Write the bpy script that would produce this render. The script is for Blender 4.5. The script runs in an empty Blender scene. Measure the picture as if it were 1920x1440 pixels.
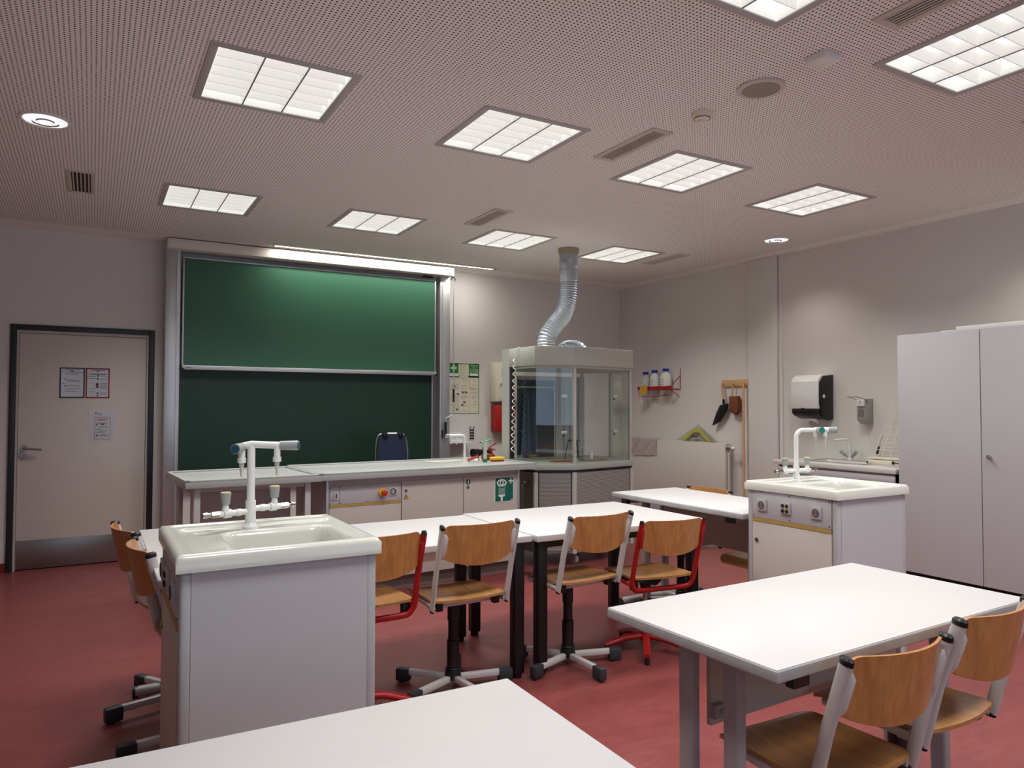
import bpy, bmesh, math, random
from mathutils import Vector, Matrix, Euler
random.seed(7)
PI = math.pi
C = bpy.context.scene.collection
SC = bpy.context.scene

# ------------------------------------------------------------------ camera
def setup_camera():
    yaw, pitch, roll, fpx = math.radians(30.01), math.radians(1.66), math.radians(0.117), 1361.4
    f = Vector((math.sin(yaw)*math.cos(pitch), math.cos(yaw)*math.cos(pitch), math.sin(pitch)))
    r = Vector((math.cos(yaw), -math.sin(yaw), 0)); u = r.cross(f)
    r2 = math.cos(roll)*r + math.sin(roll)*u; u2 = -math.sin(roll)*r + math.cos(roll)*u
    cd = bpy.data.cameras.new('camera'); cam = bpy.data.objects.new('camera', cd); C.objects.link(cam)
    cd.sensor_width = 36; cd.lens = fpx/1920*36; cd.clip_start = 0.05; cd.clip_end = 100
    m = Matrix((r2, u2, -f)).transposed().to_4x4(); m.translation = Vector((0, 0, 1.38))
    cam.matrix_world = m
    SC.camera = cam
setup_camera()

# ------------------------------------------------------------------ world, exposure
w = bpy.data.worlds.new('World'); SC.world = w; w.use_nodes = True
w.node_tree.nodes['Background'].inputs['Color'].default_value = (0.62, 0.75, 1.0, 1)
w.node_tree.nodes['Background'].inputs['Strength'].default_value = 2.6
SC.view_settings.view_transform = 'Standard'
SC.view_settings.look = 'None'
SC.view_settings.gamma = 1.0
SC.view_settings.use_curve_mapping = False
SC.view_settings.exposure = 0.0
SC.cycles.max_bounces = 8
SC.cycles.transparent_max_bounces = 24
SC.cycles.diffuse_bounces = 5
SC.cycles.sample_clamp_indirect = 4.0

LAMP_W = 15.5         # each louvred ceiling light
DOWN_W = 9.0
LAMP_COL = (0.985, 0.985, 0.97)
def area(name, loc, sx, sy, power, rot=(0, 0, 0), spread=180, col=LAMP_COL):
    l = bpy.data.lights.new(name, 'AREA'); l.shape = 'RECTANGLE'; l.size = sx; l.size_y = sy
    l.energy = power; l.spread = math.radians(spread); l.color = col
    o = bpy.data.objects.new(name, l); o.location = loc; o.rotation_euler = rot; C.objects.link(o); return o
ROOM = dict(x0=-2.4, x1=5.80, y0=-3.2, y1=7.265, h=2.85)
LAMPX = [0.705, 1.963, 3.20, 4.443]
LAMPY = [5.598, 3.423, 1.585, -0.45]
for ly in LAMPY:
    for lx in LAMPX:
        area('lamp_light', (lx, ly, 2.846), 0.54, 0.54, LAMP_W*(0.6 if ly < 0 else 1.0), spread=124)
area('board_lamp_light', (2.58, 6.862, 2.842), 2.28, 0.03, 15.0, rot=(math.radians(20), 0, 0), spread=160, col=(1.0, 0.97, 0.88))
def spot(name, loc, power, angle, blend=0.8, rot=(0, 0, 0)):
    l = bpy.data.lights.new(name, 'SPOT'); l.energy = power; l.spot_size = math.radians(angle); l.spot_blend = blend
    l.shadow_soft_size = 0.05; l.color = (1.0, 0.95, 0.88)
    o = bpy.data.objects.new(name, l); o.location = loc; o.rotation_euler = rot; C.objects.link(o)
DOWN = [(-0.235, 4.43), (5.236, 4.375), (5.236, 2.35)]
for dx, dy in DOWN:
    spot('downlight_lamp', (dx, dy, 2.835), DOWN_W*3.0, 120)

# ------------------------------------------------------------------ materials
def lin(c):
    return tuple(((v/255)/12.92 if v/255 <= 0.04045 else ((v/255+0.055)/1.055)**2.4) for v in c)
MATS = {}
def mat(name, rgb, rough=0.5, metal=0.0, noise=0.04, nscale=8.0, bump=0.0, bscale=60.0, emit=0.0, spec=0.5, alpha=1.0, trans=0.0, coat=0.0, ior=1.45):
    if name in MATS: return MATS[name]
    m = bpy.data.materials.new(name); m.use_nodes = True; nt = m.node_tree; b = nt.nodes['Principled BSDF']
    col = lin(rgb)
    b.inputs['Roughness'].default_value = rough; b.inputs['Metallic'].default_value = metal
    b.inputs['Specular IOR Level'].default_value = spec
    b.inputs['IOR'].default_value = ior
    if coat: b.inputs['Coat Weight'].default_value = coat
    if trans: b.inputs['Transmission Weight'].default_value = trans
    if alpha < 1: b.inputs['Alpha'].default_value = alpha
    tc = nt.nodes.new('ShaderNodeTexCoord')
    if noise:
        n = nt.nodes.new('ShaderNodeTexNoise'); n.inputs['Scale'].default_value = nscale; n.inputs['Detail'].default_value = 4
        nt.links.new(tc.outputs['Object'], n.inputs['Vector'])
        mx = nt.nodes.new('ShaderNodeMix'); mx.data_type = 'RGBA'
        mx.inputs[6].default_value = (*[max(0, v*(1-noise)) for v in col], 1)
        mx.inputs[7].default_value = (*[min(1, v*(1+noise)) for v in col], 1)
        nt.links.new(n.outputs['Fac'], mx.inputs[0]); nt.links.new(mx.outputs[2], b.inputs['Base Color'])
    else: b.inputs['Base Color'].default_value = (*col, 1)
    if bump:
        n2 = nt.nodes.new('ShaderNodeTexNoise'); n2.inputs['Scale'].default_value = bscale
        nt.links.new(tc.outputs['Object'], n2.inputs['Vector'])
        bp = nt.nodes.new('ShaderNodeBump'); bp.inputs['Strength'].default_value = bump; bp.inputs['Distance'].default_value = 0.002
        nt.links.new(n2.outputs['Fac'], bp.inputs['Height']); nt.links.new(bp.outputs['Normal'], b.inputs['Normal'])
    if emit:
        b.inputs['Emission Color'].default_value = (*col, 1); b.inputs['Emission Strength'].default_value = emit
    MATS[name] = m; return m

def ceiling_mat():
    m = bpy.data.materials.new('perforated_plaster'); m.use_nodes = True; nt = m.node_tree; b = nt.nodes['Principled BSDF']
    N = nt.nodes.new; Lk = nt.links.new
    tc = N('ShaderNodeTexCoord'); sx = N('ShaderNodeSeparateXYZ'); Lk(tc.outputs['Object'], sx.inputs[0])
    def mth(op, a, bb=None):
        n = N('ShaderNodeMath'); n.operation = op
        for i, v in enumerate((a, bb)):
            if v is None: continue
            if isinstance(v, (int, float)): n.inputs[i].default_value = v
            else: Lk(v, n.inputs[i])
        return n.outputs[0]
    P = 0.0185
    fx = mth('SUBTRACT', mth('FRACT', mth('DIVIDE', sx.outputs[0], P)), 0.5)
    fy = mth('SUBTRACT', mth('FRACT', mth('DIVIDE', sx.outputs[1], P)), 0.5)
    d = mth('SQRT', mth('ADD', mth('MULTIPLY', fx, fx), mth('MULTIPLY', fy, fy)))
    hole = mth('LESS_THAN', d, 0.212)
    inb = mth('MULTIPLY', mth('LESS_THAN', sx.outputs[1], 6.95), mth('LESS_THAN', sx.outputs[0], 5.62))
    hole = mth('MULTIPLY', hole, inb)
    mx = N('ShaderNodeMix'); mx.data_type = 'RGBA'
    mx.inputs[6].default_value = (*lin((236, 233, 230)), 1); mx.inputs[7].default_value = (*lin((34, 28, 27)), 1)
    Lk(hole, mx.inputs[0]); Lk(mx.outputs[2], b.inputs['Base Color'])
    b.inputs['Roughness'].default_value = 0.9; b.inputs['Specular IOR Level'].default_value = 0.1
    return m

def floor_mat():
    m = bpy.data.materials.new('red_linoleum'); m.use_nodes = True; nt = m.node_tree; b = nt.nodes['Principled BSDF']
    N = nt.nodes.new; Lk = nt.links.new
    tc = N('ShaderNodeTexCoord'); mp = N('ShaderNodeMapping'); mp.inputs['Scale'].default_value = (2.2, 9, 1); mp.inputs['Rotation'].default_value = (0, 0, 0.5)
    Lk(tc.outputs['Object'], mp.inputs[0])
    n = N('ShaderNodeTexNoise'); n.inputs['Scale'].default_value = 3.0; n.inputs['Detail'].default_value = 9; n.inputs['Roughness'].default_value = 0.72; n.inputs['Distortion'].default_value = 1.2
    Lk(mp.outputs[0], n.inputs['Vector'])
    cr = N('ShaderNodeValToRGB'); e = cr.color_ramp.elements
    e[0].position = 0.30; e[0].color = (*lin((108, 49, 47)), 1); e[1].position = 0.74; e[1].color = (*lin((131, 65, 62)), 1)
    Lk(n.outputs['Fac'], cr.inputs[0]); Lk(cr.outputs[0], b.inputs['Base Color'])
    n2 = N('ShaderNodeTexNoise'); n2.inputs['Scale'].default_value = 7
    Lk(tc.outputs['Object'], n2.inputs['Vector'])
    mr = N('ShaderNodeMapRange'); mr.inputs[3].default_value = 0.28; mr.inputs[4].default_value = 0.42
    Lk(n2.outputs['Fac'], mr.inputs[0]); Lk(mr.outputs[0], b.inputs['Roughness'])
    b.inputs['Specular IOR Level'].default_value = 0.45
    return m

def wood_mat(name, c1, c2, rough=0.32, sc=(26, 26, 1.6)):
    m = bpy.data.materials.new(name); m.use_nodes = True; nt = m.node_tree; b = nt.nodes['Principled BSDF']
    N = nt.nodes.new; Lk = nt.links.new
    tc = N('ShaderNodeTexCoord'); mp = N('ShaderNodeMapping'); mp.inputs['Scale'].default_value = sc
    Lk(tc.outputs['Object'], mp.inputs[0])
    n = N('ShaderNodeTexNoise'); n.inputs['Scale'].default_value = 2.2; n.inputs['Detail'].default_value = 6; n.inputs['Distortion'].default_value = 0.8
    Lk(mp.outputs[0], n.inputs['Vector'])
    cr = N('ShaderNodeValToRGB'); e = cr.color_ramp.elements
    e[0].position = 0.3; e[0].color = (*lin(c1), 1); e[1].position = 0.7; e[1].color = (*lin(c2), 1)
    Lk(n.outputs['Fac'], cr.inputs[0]); Lk(cr.outputs[0], b.inputs['Base Color'])
    b.inputs['Roughness'].default_value = rough; b.inputs['Coat Weight'].default_value = 0.3; b.inputs['Coat Roughness'].default_value = 0.2
    return m

def perf_mat():
    m = bpy.data.materials.new('perforated_sheet'); m.use_nodes = True; nt = m.node_tree; b = nt.nodes['Principled BSDF']
    N = nt.nodes.new; Lk = nt.links.new
    tc = N('ShaderNodeTexCoord'); sx = N('ShaderNodeSeparateXYZ'); Lk(tc.outputs['Object'], sx.inputs[0])
    def mth(op, a, bb=None):
        n = N('ShaderNodeMath'); n.operation = op
        for i, v in enumerate((a, bb)):
            if v is None: continue
            if isinstance(v, (int, float)): n.inputs[i].default_value = v
            else: Lk(v, n.inputs[i])
        return n.outputs[0]
    P = 0.0125
    row = mth('DIVIDE', sx.outputs[2], P*0.866)
    odd = mth('MULTIPLY', mth('MODULO', mth('FLOOR', row), 2), 0.5)
    fx = mth('SUBTRACT', mth('FRACT', mth('ADD', mth('DIVIDE', sx.outputs[0], P), mth('ADD', odd, 40))), 0.5)
    fy = mth('SUBTRACT', mth('FRACT', row), 0.5)
    d = mth('SQRT', mth('ADD', mth('MULTIPLY', fx, fx), mth('MULTIPLY', fy, fy)))
    hole = mth('LESS_THAN', d, 0.39)
    mx = N('ShaderNodeMix'); mx.data_type = 'RGBA'
    mx.inputs[6].default_value = (*lin((172, 168, 164)), 1); mx.inputs[7].default_value = (*lin((50, 48, 47)), 1)
    Lk(hole, mx.inputs[0]); Lk(mx.outputs[2], b.inputs['Base Color'])
    b.inputs['Roughness'].default_value = 0.5
    return m

M_CEIL = ceiling_mat(); M_FLOOR = floor_mat(); M_PERF = perf_mat()
M_WALL = mat('wall_paint', (214, 210, 205), 0.85, noise=0.02, nscale=3, bump=0.12, bscale=180, spec=0.2)
M_WALL2 = mat('smooth_panel_paint', (215, 211, 207), 0.7, noise=0.02, nscale=3, spec=0.2)
M_LAM = mat('grey_laminate', (184, 182, 184), 0.42, noise=0.015, nscale=4, spec=0.35)
M_LAMW = mat('warm_laminate', (188, 179, 172), 0.42, noise=0.015, nscale=4, spec=0.35)
M_LAMD = mat('dark_laminate', (120, 108, 104), 0.6)  # darker laminate tone for plinths, socket recesses and the sight window
M_WHITE = mat('white_table_laminate', (188, 185, 184), 0.38, noise=0.012, nscale=5, spec=0.35)
M_EDGE = mat('grey_edge_band', (166, 164, 163), 0.45, noise=0.2, nscale=16)
M_EDGEW = mat('white_edge_band', (200, 197, 194), 0.45, noise=0.02)
M_ALU = mat('anodised_aluminium', (190, 190, 192), 0.38, 0.75, noise=0.03)
M_ALUD = mat('dull_aluminium', (176, 174, 174), 0.5, 0.15, noise=0.04)
M_STEEL = mat('brushed_steel', (150, 146, 143), 0.32, 0.9, noise=0.12, nscale=3)
M_CHROME = mat('chrome', (172, 166, 156), 0.22, 1.0, noise=0)
M_GREYP = mat('grey_powder_paint', (176, 172, 170), 0.4, noise=0.02)
M_LEG = mat('table_leg_grey', (156, 148, 147), 0.4, noise=0.02)
M_CHAIRG = mat('light_grey_chair_paint', (196, 192, 189), 0.35, 0.1, noise=0.02)
M_BLACK = mat('black_plastic', (20, 20, 22), 0.35, noise=0.1)
M_BLACKM = mat('black_metal', (13, 13, 15), 0.42, noise=0.1)
M_DGREY = mat('dark_grey_plastic', (44, 46, 52), 0.5, noise=0.1)
M_RED = mat('red_powder_paint', (160, 20, 22), 0.35, noise=0.05)
M_REDB = mat('red_box_paint', (168, 26, 21), 0.4, noise=0.03)
M_WOOD = wood_mat('beech_plywood', (160, 104, 54), (186, 130, 74))
M_WOODS = wood_mat('beech_seat', (146, 100, 56), (176, 128, 76), 0.28, (22, 2.0, 20))
M_WOODL = wood_mat('pine_wood', (196, 150, 96), (216, 172, 120), 0.5)
M_PLYE = mat('raw_ply_edge', (176, 146, 84), 0.6, noise=0.12, nscale=30)
M_CERAM = mat('ceramic_white', (198, 197, 189), 0.14, noise=0.01, spec=0.6)
M_TAPW = mat('white_epoxy', (222, 222, 218), 0.25, noise=0.01)
M_TAPG = mat('grey_knob_plastic', (150, 156, 154), 0.4, noise=0.02)
M_GREENC = mat('green_cap', (30, 122, 104), 0.3, noise=0.02)
M_BLUEC = mat('blue_cap', (38, 78, 104), 0.3, noise=0.02)
M_YCAP = mat('cream_cap', (214, 200, 150), 0.4, noise=0.02)
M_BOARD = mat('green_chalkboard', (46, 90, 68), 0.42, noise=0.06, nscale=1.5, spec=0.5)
M_BOARDSH = mat('green_chalkboard_shaded', (28, 52, 41), 0.42, noise=0.08, nscale=1.5, spec=0.4)  # shade on the lower panel is put into this darker green
M_HEAD = mat('cream_header_paint', (214, 208, 200), 0.5, noise=0.01)
M_DOOR = mat('door_paint', (206, 198, 189), 0.5, noise=0.015, nscale=3)
M_FRAME = mat('dark_door_frame', (40, 38, 42), 0.4, noise=0.05)
M_REDBASE = mat('red_skirting', (120, 30, 26), 0.5)
M_PAPER = mat('white_paper', (226, 222, 214), 0.6, noise=0.01)
M_PAPERG = mat('glossy_paper', (196, 194, 196), 0.15, noise=0.01)
M_INK = mat('ink_black', (40, 40, 40), 0.6, noise=0)
M_INKG = mat('ink_grey', (150, 146, 140), 0.6, noise=0)
M_INKR = mat('ink_red', (150, 45, 50), 0.6, noise=0)
M_GREEN = mat('sign_green', (20, 128, 40), 0.5, noise=0.02)
M_TEAL = mat('sign_teal', (8, 98, 84), 0.4, noise=0.02)
M_SIGNW = mat('sign_white', (225, 228, 224), 0.5, noise=0)
M_CREAM = mat('cream_cabinet', (222, 214, 196), 0.45, noise=0.01)
M_HOOD = mat('fume_hood_paint', (180, 180, 170), 0.45, noise=0.01)
M_HOODG = mat('fume_hood_grey', (160, 164, 156), 0.45, noise=0.02)
M_DARK = mat('dark_recess', (26, 22, 22), 0.8, noise=0.1)
M_DUCT = mat('duct_metal', (158, 162, 168), 0.38, 0.55, noise=0.06)
M_VENT = mat('vent_paint', (196, 188, 180), 0.5)
M_BLUE = mat('blue_fabric', (26, 34, 60), 0.8, noise=0.15, nscale=60)
M_BLUECL = mat('blue_cap_plastic', (26, 44, 160), 0.35)
M_YEL = mat('yellow_sponge', (222, 186, 56), 0.8, bump=0.5, bscale=200)
M_YELCL = mat('yellow_cloth', (204, 158, 48), 0.85, noise=0.1)
M_BROWN = mat('brown_bristle', (116, 66, 38), 0.85, noise=0.25, nscale=60)
M_CLOTH = mat('grey_towel', (176, 164, 160), 0.9, noise=0.15, nscale=20)
M_GREEND = mat('green_plastic', (20, 120, 72), 0.4)
M_MILK = mat('milky_plastic', (206, 206, 198), 0.35, trans=0.15)
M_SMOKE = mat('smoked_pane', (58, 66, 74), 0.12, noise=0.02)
M_REDMAT = mat('red_mat', (150, 62, 54), 0.6)
M_RADW = mat('radiator_enamel', (206, 200, 190), 0.4, noise=0.01)
M_REDDOT = mat('emergency_red', (205, 40, 40), 0.35)
M_YELDOT = mat('emergency_yellow', (230, 190, 30), 0.4)
M_TRIY = mat('yellow_acrylic', (214, 206, 96), 0.2, trans=0.4)

def glass_mat(name, tint=(0.9, 0.94, 0.92), refl=1.0):
    m = bpy.data.materials.new(name); m.use_nodes = True; nt = m.node_tree
    nt.nodes.clear(); N = nt.nodes.new; Lk = nt.links.new
    o = N('ShaderNodeOutputMaterial'); t = N('ShaderNodeBsdfTransparent'); t.inputs[0].default_value = (*tint, 1)
    g = N('ShaderNodeBsdfGlossy'); g.inputs['Roughness'].default_value = 0.02
    fr = N('ShaderNodeFresnel'); ge = N('ShaderNodeNewGeometry'); mr = N('ShaderNodeMapRange'); mr.inputs[3].default_value = 1.5; mr.inputs[4].default_value = 1/1.5; Lk(ge.outputs['Backfacing'], mr.inputs[0]); Lk(mr.outputs[0], fr.inputs[0])
    mx = N('ShaderNodeMixShader'); Lk(fr.outputs[0], mx.inputs[0]); Lk(t.outputs[0], mx.inputs[1]); Lk(g.outputs[0], mx.inputs[2])
    Lk(mx.outputs[0], o.inputs[0]); return m
M_GLASS = glass_mat('clear_glass', (0.93, 0.96, 0.94))
M_ACRYL = glass_mat('clear_acrylic', (0.86, 0.87, 0.82))
def emit_mat(name, col, s):
    m = bpy.data.materials.new(name); m.use_nodes = True; nt = m.node_tree; nt.nodes.clear()
    o = nt.nodes.new('ShaderNodeOutputMaterial'); e = nt.nodes.new('ShaderNodeEmission')
    e.inputs[0].default_value = (*col, 1); e.inputs[1].default_value = s; nt.links.new(e.outputs[0], o.inputs[0]); return m
M_TUBE = emit_mat('lit_diffuser', (1.0, 0.985, 0.955), 1.5)
M_TUBE2 = emit_mat('lit_downlight', (1.0, 0.98, 0.96), 1.05)
M_LOUV = mat('lit_louvre_white', (238, 238, 234), 0.5, noise=0, emit=0.28)
M_LOUVD = mat('louvre_blade', (120, 120, 118), 0.5, noise=0)

# ------------------------------------------------------------------ mesh helpers
class MB:
    def __init__(s): s.bm = bmesh.new()
    def _mi(s, faces, mi):
        if mi:
            for f in faces: f.material_index = mi
    def box(s, x0, x1, y0, y1, z0, z1, bev=0.0, seg=2, mi=0, mtx=None):
        nb = bmesh.new(); bmesh.ops.create_cube(nb, size=1)
        for v in nb.verts:
            v.co = Vector(((x0+x1)/2+v.co.x*(x1-x0), (y0+y1)/2+v.co.y*(y1-y0), (z0+z1)/2+v.co.z*(z1-z0)))
        if bev: bmesh.ops.bevel(nb, geom=nb.edges[:], offset=bev, segments=seg, profile=0.5, affect='EDGES')
        if mtx is not None: nb.transform(mtx)
        s.add(nb, mi); return s
    def add(s, nb, mi=0):
        mp = {}
        for v in nb.verts: mp[v] = s.bm.verts.new(v.co)
        for f in nb.faces:
            try:
                g = s.bm.faces.new([mp[v] for v in f.verts]); g.material_index = mi or f.material_index
            except ValueError: pass
        nb.free()
    def cyl(s, p0, p1, r0, r1=None, seg=20, cap=True, mi=0):
        return s.tube([p0, p1], [r0, r0 if r1 is None else r1], seg, cap, mi=mi)
    def tube(s, pts, r, seg=12, cap=True, rx=None, up=None, mi=0, closed=False):
        # sweep an ellipse (rx along 'side', r along the other axis)
        P = [Vector(p) for p in pts]; n = len(P)
        R = r if isinstance(r, (list, tuple)) else [r]*n
        RX = R if rx is None else (rx if isinstance(rx, (list, tuple)) else [rx]*n)
        rings = []; prev = None
        for i in range(n):
            if closed: t = (P[(i+1) % n]-P[i-1])
            elif i == 0: t = P[1]-P[0]
            elif i == n-1: t = P[-1]-P[-2]
            else:
                t = (P[i+1]-P[i]).normalized()+(P[i]-P[i-1]).normalized()
            t = t.normalized()
            if up is not None: a = Vector(up)
            elif prev is not None: a = prev
            else: a = Vector((0, 0, 1)) if abs(t.z) < 0.9 else Vector((1, 0, 0))
            sd = t.cross(a)
            if sd.length < 1e-5: sd = t.cross(Vector((0, 1, 0)))
            sd.normalize(); b = sd.cross(t).normalized(); prev = b
            rings.append([s.bm.verts.new(P[i]+sd*math.cos(q)*RX[i]+b*math.sin(q)*R[i]) for q in [2*PI*k/seg for k in range(seg)]])
        m = n if closed else n-1
        for i in range(m):
            A, B = rings[i], rings[(i+1) % n]
            for k in range(seg):
                f = s.bm.faces.new((A[k], A[(k+1) % seg], B[(k+1) % seg], B[k])); f.material_index = mi
        if cap and not closed:
            for rg, rev in ((rings[0], True), (rings[-1], False)):
                f = s.bm.faces.new(rg[::-1] if rev else rg); f.material_index = mi
        return s
    def prism(s, poly, a0, a1, axis='z', mi=0, bev=0.0):
        # poly: 2D points; axis: extrusion axis. x: (y,z), y: (x,z), z: (x,y)
        nb = bmesh.new()
        def mk(p, a):
            return {'x': (a, p[0], p[1]), 'y': (p[0], a, p[1]), 'z': (p[0], p[1], a)}[axis]
        A = [nb.verts.new(mk(p, a0)) for p in poly]; B = [nb.verts.new(mk(p, a1)) for p in poly]
        n = len(poly); nb.faces.new(A[::-1]); nb.faces.new(B)
        for k in range(n): nb.faces.new((A[k], A[(k+1) % n], B[(k+1) % n], B[k]))
        bmesh.ops.recalc_face_normals(nb, faces=nb.faces[:])
        if bev: bmesh.ops.bevel(nb, geom=nb.edges[:], offset=bev, segments=2, profile=0.5, affect='EDGES')
        s.add(nb, mi); return s
    def lathe(s, prof, c=(0, 0, 0), seg=24, mi=0, axis='z'):
        c = Vector(c); rings = []
        for (r, h) in prof:
            rg = []
            for k in range(seg):
                q = 2*PI*k/seg; x, y = r*math.cos(q), r*math.sin(q)
                v = {'z': (x, y, h), 'y': (x, h, y), 'x': (h, x, y)}[axis]
                rg.append(s.bm.verts.new(c+Vector(v)))
            rings.append(rg)
        for i in range(len(rings)-1):
            for k in range(seg):
                f = s.bm.faces.new((rings[i][k], rings[i][(k+1) % seg], rings[i+1][(k+1) % seg], rings[i+1][k])); f.material_index = mi
        for rg in (rings[0], rings[-1]):
            try: f = s.bm.faces.new(rg); f.material_index = mi
            except ValueError: pass
        return s
    def quad(s, a, b, c, d, mi=0):
        f = s.bm.faces.new([s.bm.verts.new(p) for p in (a, b, c, d)]); f.material_index = mi; return s
    def sheet(s, fn, nu, nv, th=0.0, mi=0, nrm=None, off=None):
        # grid surface fn(u,v)->Vector with thickness th along its normal
        g = [[Vector(fn(i/nu, j/nv)) for j in range(nv+1)] for i in range(nu+1)]
        V = [[s.bm.verts.new(p) for p in row] for row in g]
        fs = []
        for i in range(nu):
            for j in range(nv): fs.append((i, j))
        for i, j in fs:
            f = s.bm.faces.new((V[i][j], V[i+1][j], V[i+1][j+1], V[i][j+1])); f.material_index = mi
        if th or off is not None:
            W = []
            for i in range(nu+1):
                row = []
                for j in range(nv+1):
                    du = g[min(i+1, nu)][j]-g[max(i-1, 0)][j]; dv = g[i][min(j+1, nv)]-g[i][max(j-1, 0)]
                    n = du.cross(dv)
                    n = n.normalized() if n.length > 1e-9 else Vector(nrm or (0, 0, 1))
                    row.append(s.bm.verts.new(g[i][j]-n*th if off is None else g[i][j]+Vector(off)))
                W.append(row)
            for i, j in fs:
                f = s.bm.faces.new((W[i][j+1], W[i+1][j+1], W[i+1][j], W[i][j])); f.material_index = mi
            def side(a, b, c, d):
                try: f = s.bm.faces.new((a, b, c, d)); f.material_index = mi
                except ValueError: pass
            for i in range(nu):
                side(V[i+1][0], V[i][0], W[i][0], W[i+1][0]); side(V[i][nv], V[i+1][nv], W[i+1][nv], W[i][nv])
            for j in range(nv):
                side(V[0][j], V[0][j+1], W[0][j+1], W[0][j]); side(V[nu][j+1], V[nu][j], W[nu][j], W[nu][j+1])
        return s
    def build(s, name, mats, parent=None, world=True, angle=35):
        if not isinstance(mats, (list, tuple)): mats = [mats]
        bmesh.ops.recalc_face_normals(s.bm, faces=s.bm.faces[:])
        me = bpy.data.meshes.new(name); s.bm.to_mesh(me); s.bm.free()
        for m in mats: me.materials.append(m)
        if world and parent is not None:
            r = parent
            while r.parent: r = r.parent
            me.transform(Matrix.Translation(-Vector(r.location)))
        me.shade_smooth(); me.set_sharp_from_angle(angle=math.radians(angle))
        o = bpy.data.objects.new(name, me); C.objects.link(o)
        if parent is not None: o.parent = parent
        return o
def build_each(mb, name, mats, parent=None, world=True, angle=35):
    # every separate piece of mb becomes an object of its own
    bm = mb.bm; bm.verts.index_update(); left = set(bm.faces); out = []
    while left:
        f0 = next(iter(left)); st = [f0]; comp = {f0}
        while st:
            f = st.pop()
            for v in f.verts:
                for g in v.link_faces:
                    if g not in comp: comp.add(g); st.append(g)
        left -= comp; nb = MB(); mp = {}
        for f in comp:
            for v in f.verts:
                if v not in mp: mp[v] = nb.bm.verts.new(v.co)
        for f in comp:
            g = nb.bm.faces.new([mp[v] for v in f.verts]); g.material_index = f.material_index
        out.append(nb)
    bm.free()
    return [nb.build(name, mats, parent, world, angle) for nb in sorted(out, key=lambda q: (round(min(v.co.x for v in q.bm.verts), 4), round(min(v.co.y for v in q.bm.verts), 4)))]
def thing(name, label, cat, loc=(0, 0, 0), rz=0.0, group=None):
    o = bpy.data.objects.new(name, None); o.empty_display_size = 0.1; C.objects.link(o)
    o.location = loc; o.rotation_euler = (0, 0, rz); o['label'] = label; o['category'] = cat
    if group: o['group'] = group
    return o
def tag(o, label, cat, group=None):
    o['label'] = label; o['category'] = cat
    if group: o['group'] = group
    return o
def struct(o): o['kind'] = 'structure'; return o
def setmesh_origin(o, loc):
    # move the mesh so that the object's origin stands at loc
    loc = Vector(loc); o.data.transform(Matrix.Translation(-loc)); o.location = loc; return o
def text_mesh(txt, size, mtx, mb, mi=0, ex=0.0004, align='CENTER'):
    cu = bpy.data.curves.new('lettering', 'FONT'); cu.body = txt; cu.size = size; cu.extrude = ex
    cu.align_x = align; cu.align_y = 'CENTER'; cu.resolution_u = 3
    o = bpy.data.objects.new('lettering', cu); C.objects.link(o)
    me = bpy.data.meshes.new_from_object(o)
    nb = bmesh.new(); nb.from_mesh(me); nb.transform(mtx)
    for f in nb.faces: f.material_index = mi
    mb.add(nb, mi)
    bpy.data.objects.remove(o); bpy.data.curves.remove(cu); bpy.data.meshes.remove(me)
def onfront(x, y, z): return Matrix.Translation((x, y, z)) @ Matrix.Rotation(PI/2, 4, 'X')           # reads from -y side
def onright(x, y, z): return Matrix.Translation((x, y, z)) @ Matrix.Rotation(-PI/2, 4, 'Z') @ Matrix.Rotation(PI/2, 4, 'X')   # reads from -x side
def arc(c, r, a0, a1, n, plane='xz'):
    out = []
    for i in range(n+1):
        a = a0+(a1-a0)*i/n; u, v = r*math.cos(a), r*math.sin(a)
        out.append({'xz': (c[0]+u, c[1], c[2]+v), 'yz': (c[0], c[1]+u, c[2]+v), 'xy': (c[0]+u, c[1]+v, c[2])}[plane])
    return out
def rrect(x0, x1, y0, y1, r, n=4):
    pts = []
    for cx, cy, a in ((x1-r, y1-r, 0), (x0+r, y1-r, PI/2), (x0+r, y0+r, PI), (x1-r, y0+r, 1.5*PI)):
        for k in range(n+1):
            q = a+PI/2*k/n; pts.append((cx+r*math.cos(q), cy+r*math.sin(q)))
    return pts
def smooth_path(pts, n=8):
    P = [Vector(p) for p in pts]; out = []
    for i in range(len(P)-1):
        p0 = P[max(i-1, 0)]; p1 = P[i]; p2 = P[i+1]; p3 = P[min(i+2, len(P)-1)]
        for k in range(n):
            t = k/n
            out.append(0.5*((2*p1)+(-p0+p2)*t+(2*p0-5*p1+4*p2-p3)*t*t+(-p0+3*p1-3*p2+p3)*t**3))
    out.append(P[-1]); return out

# ------------------------------------------------------------------ room
X0, X1, Y0, Y1, H = ROOM['x0'], ROOM['x1'], ROOM['y0'], ROOM['y1'], ROOM['h']
struct(MB().box(X0-.2, X1+.2, Y0-.2, Y1+.2, -0.1, 0).build('floor', M_FLOOR))
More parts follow.
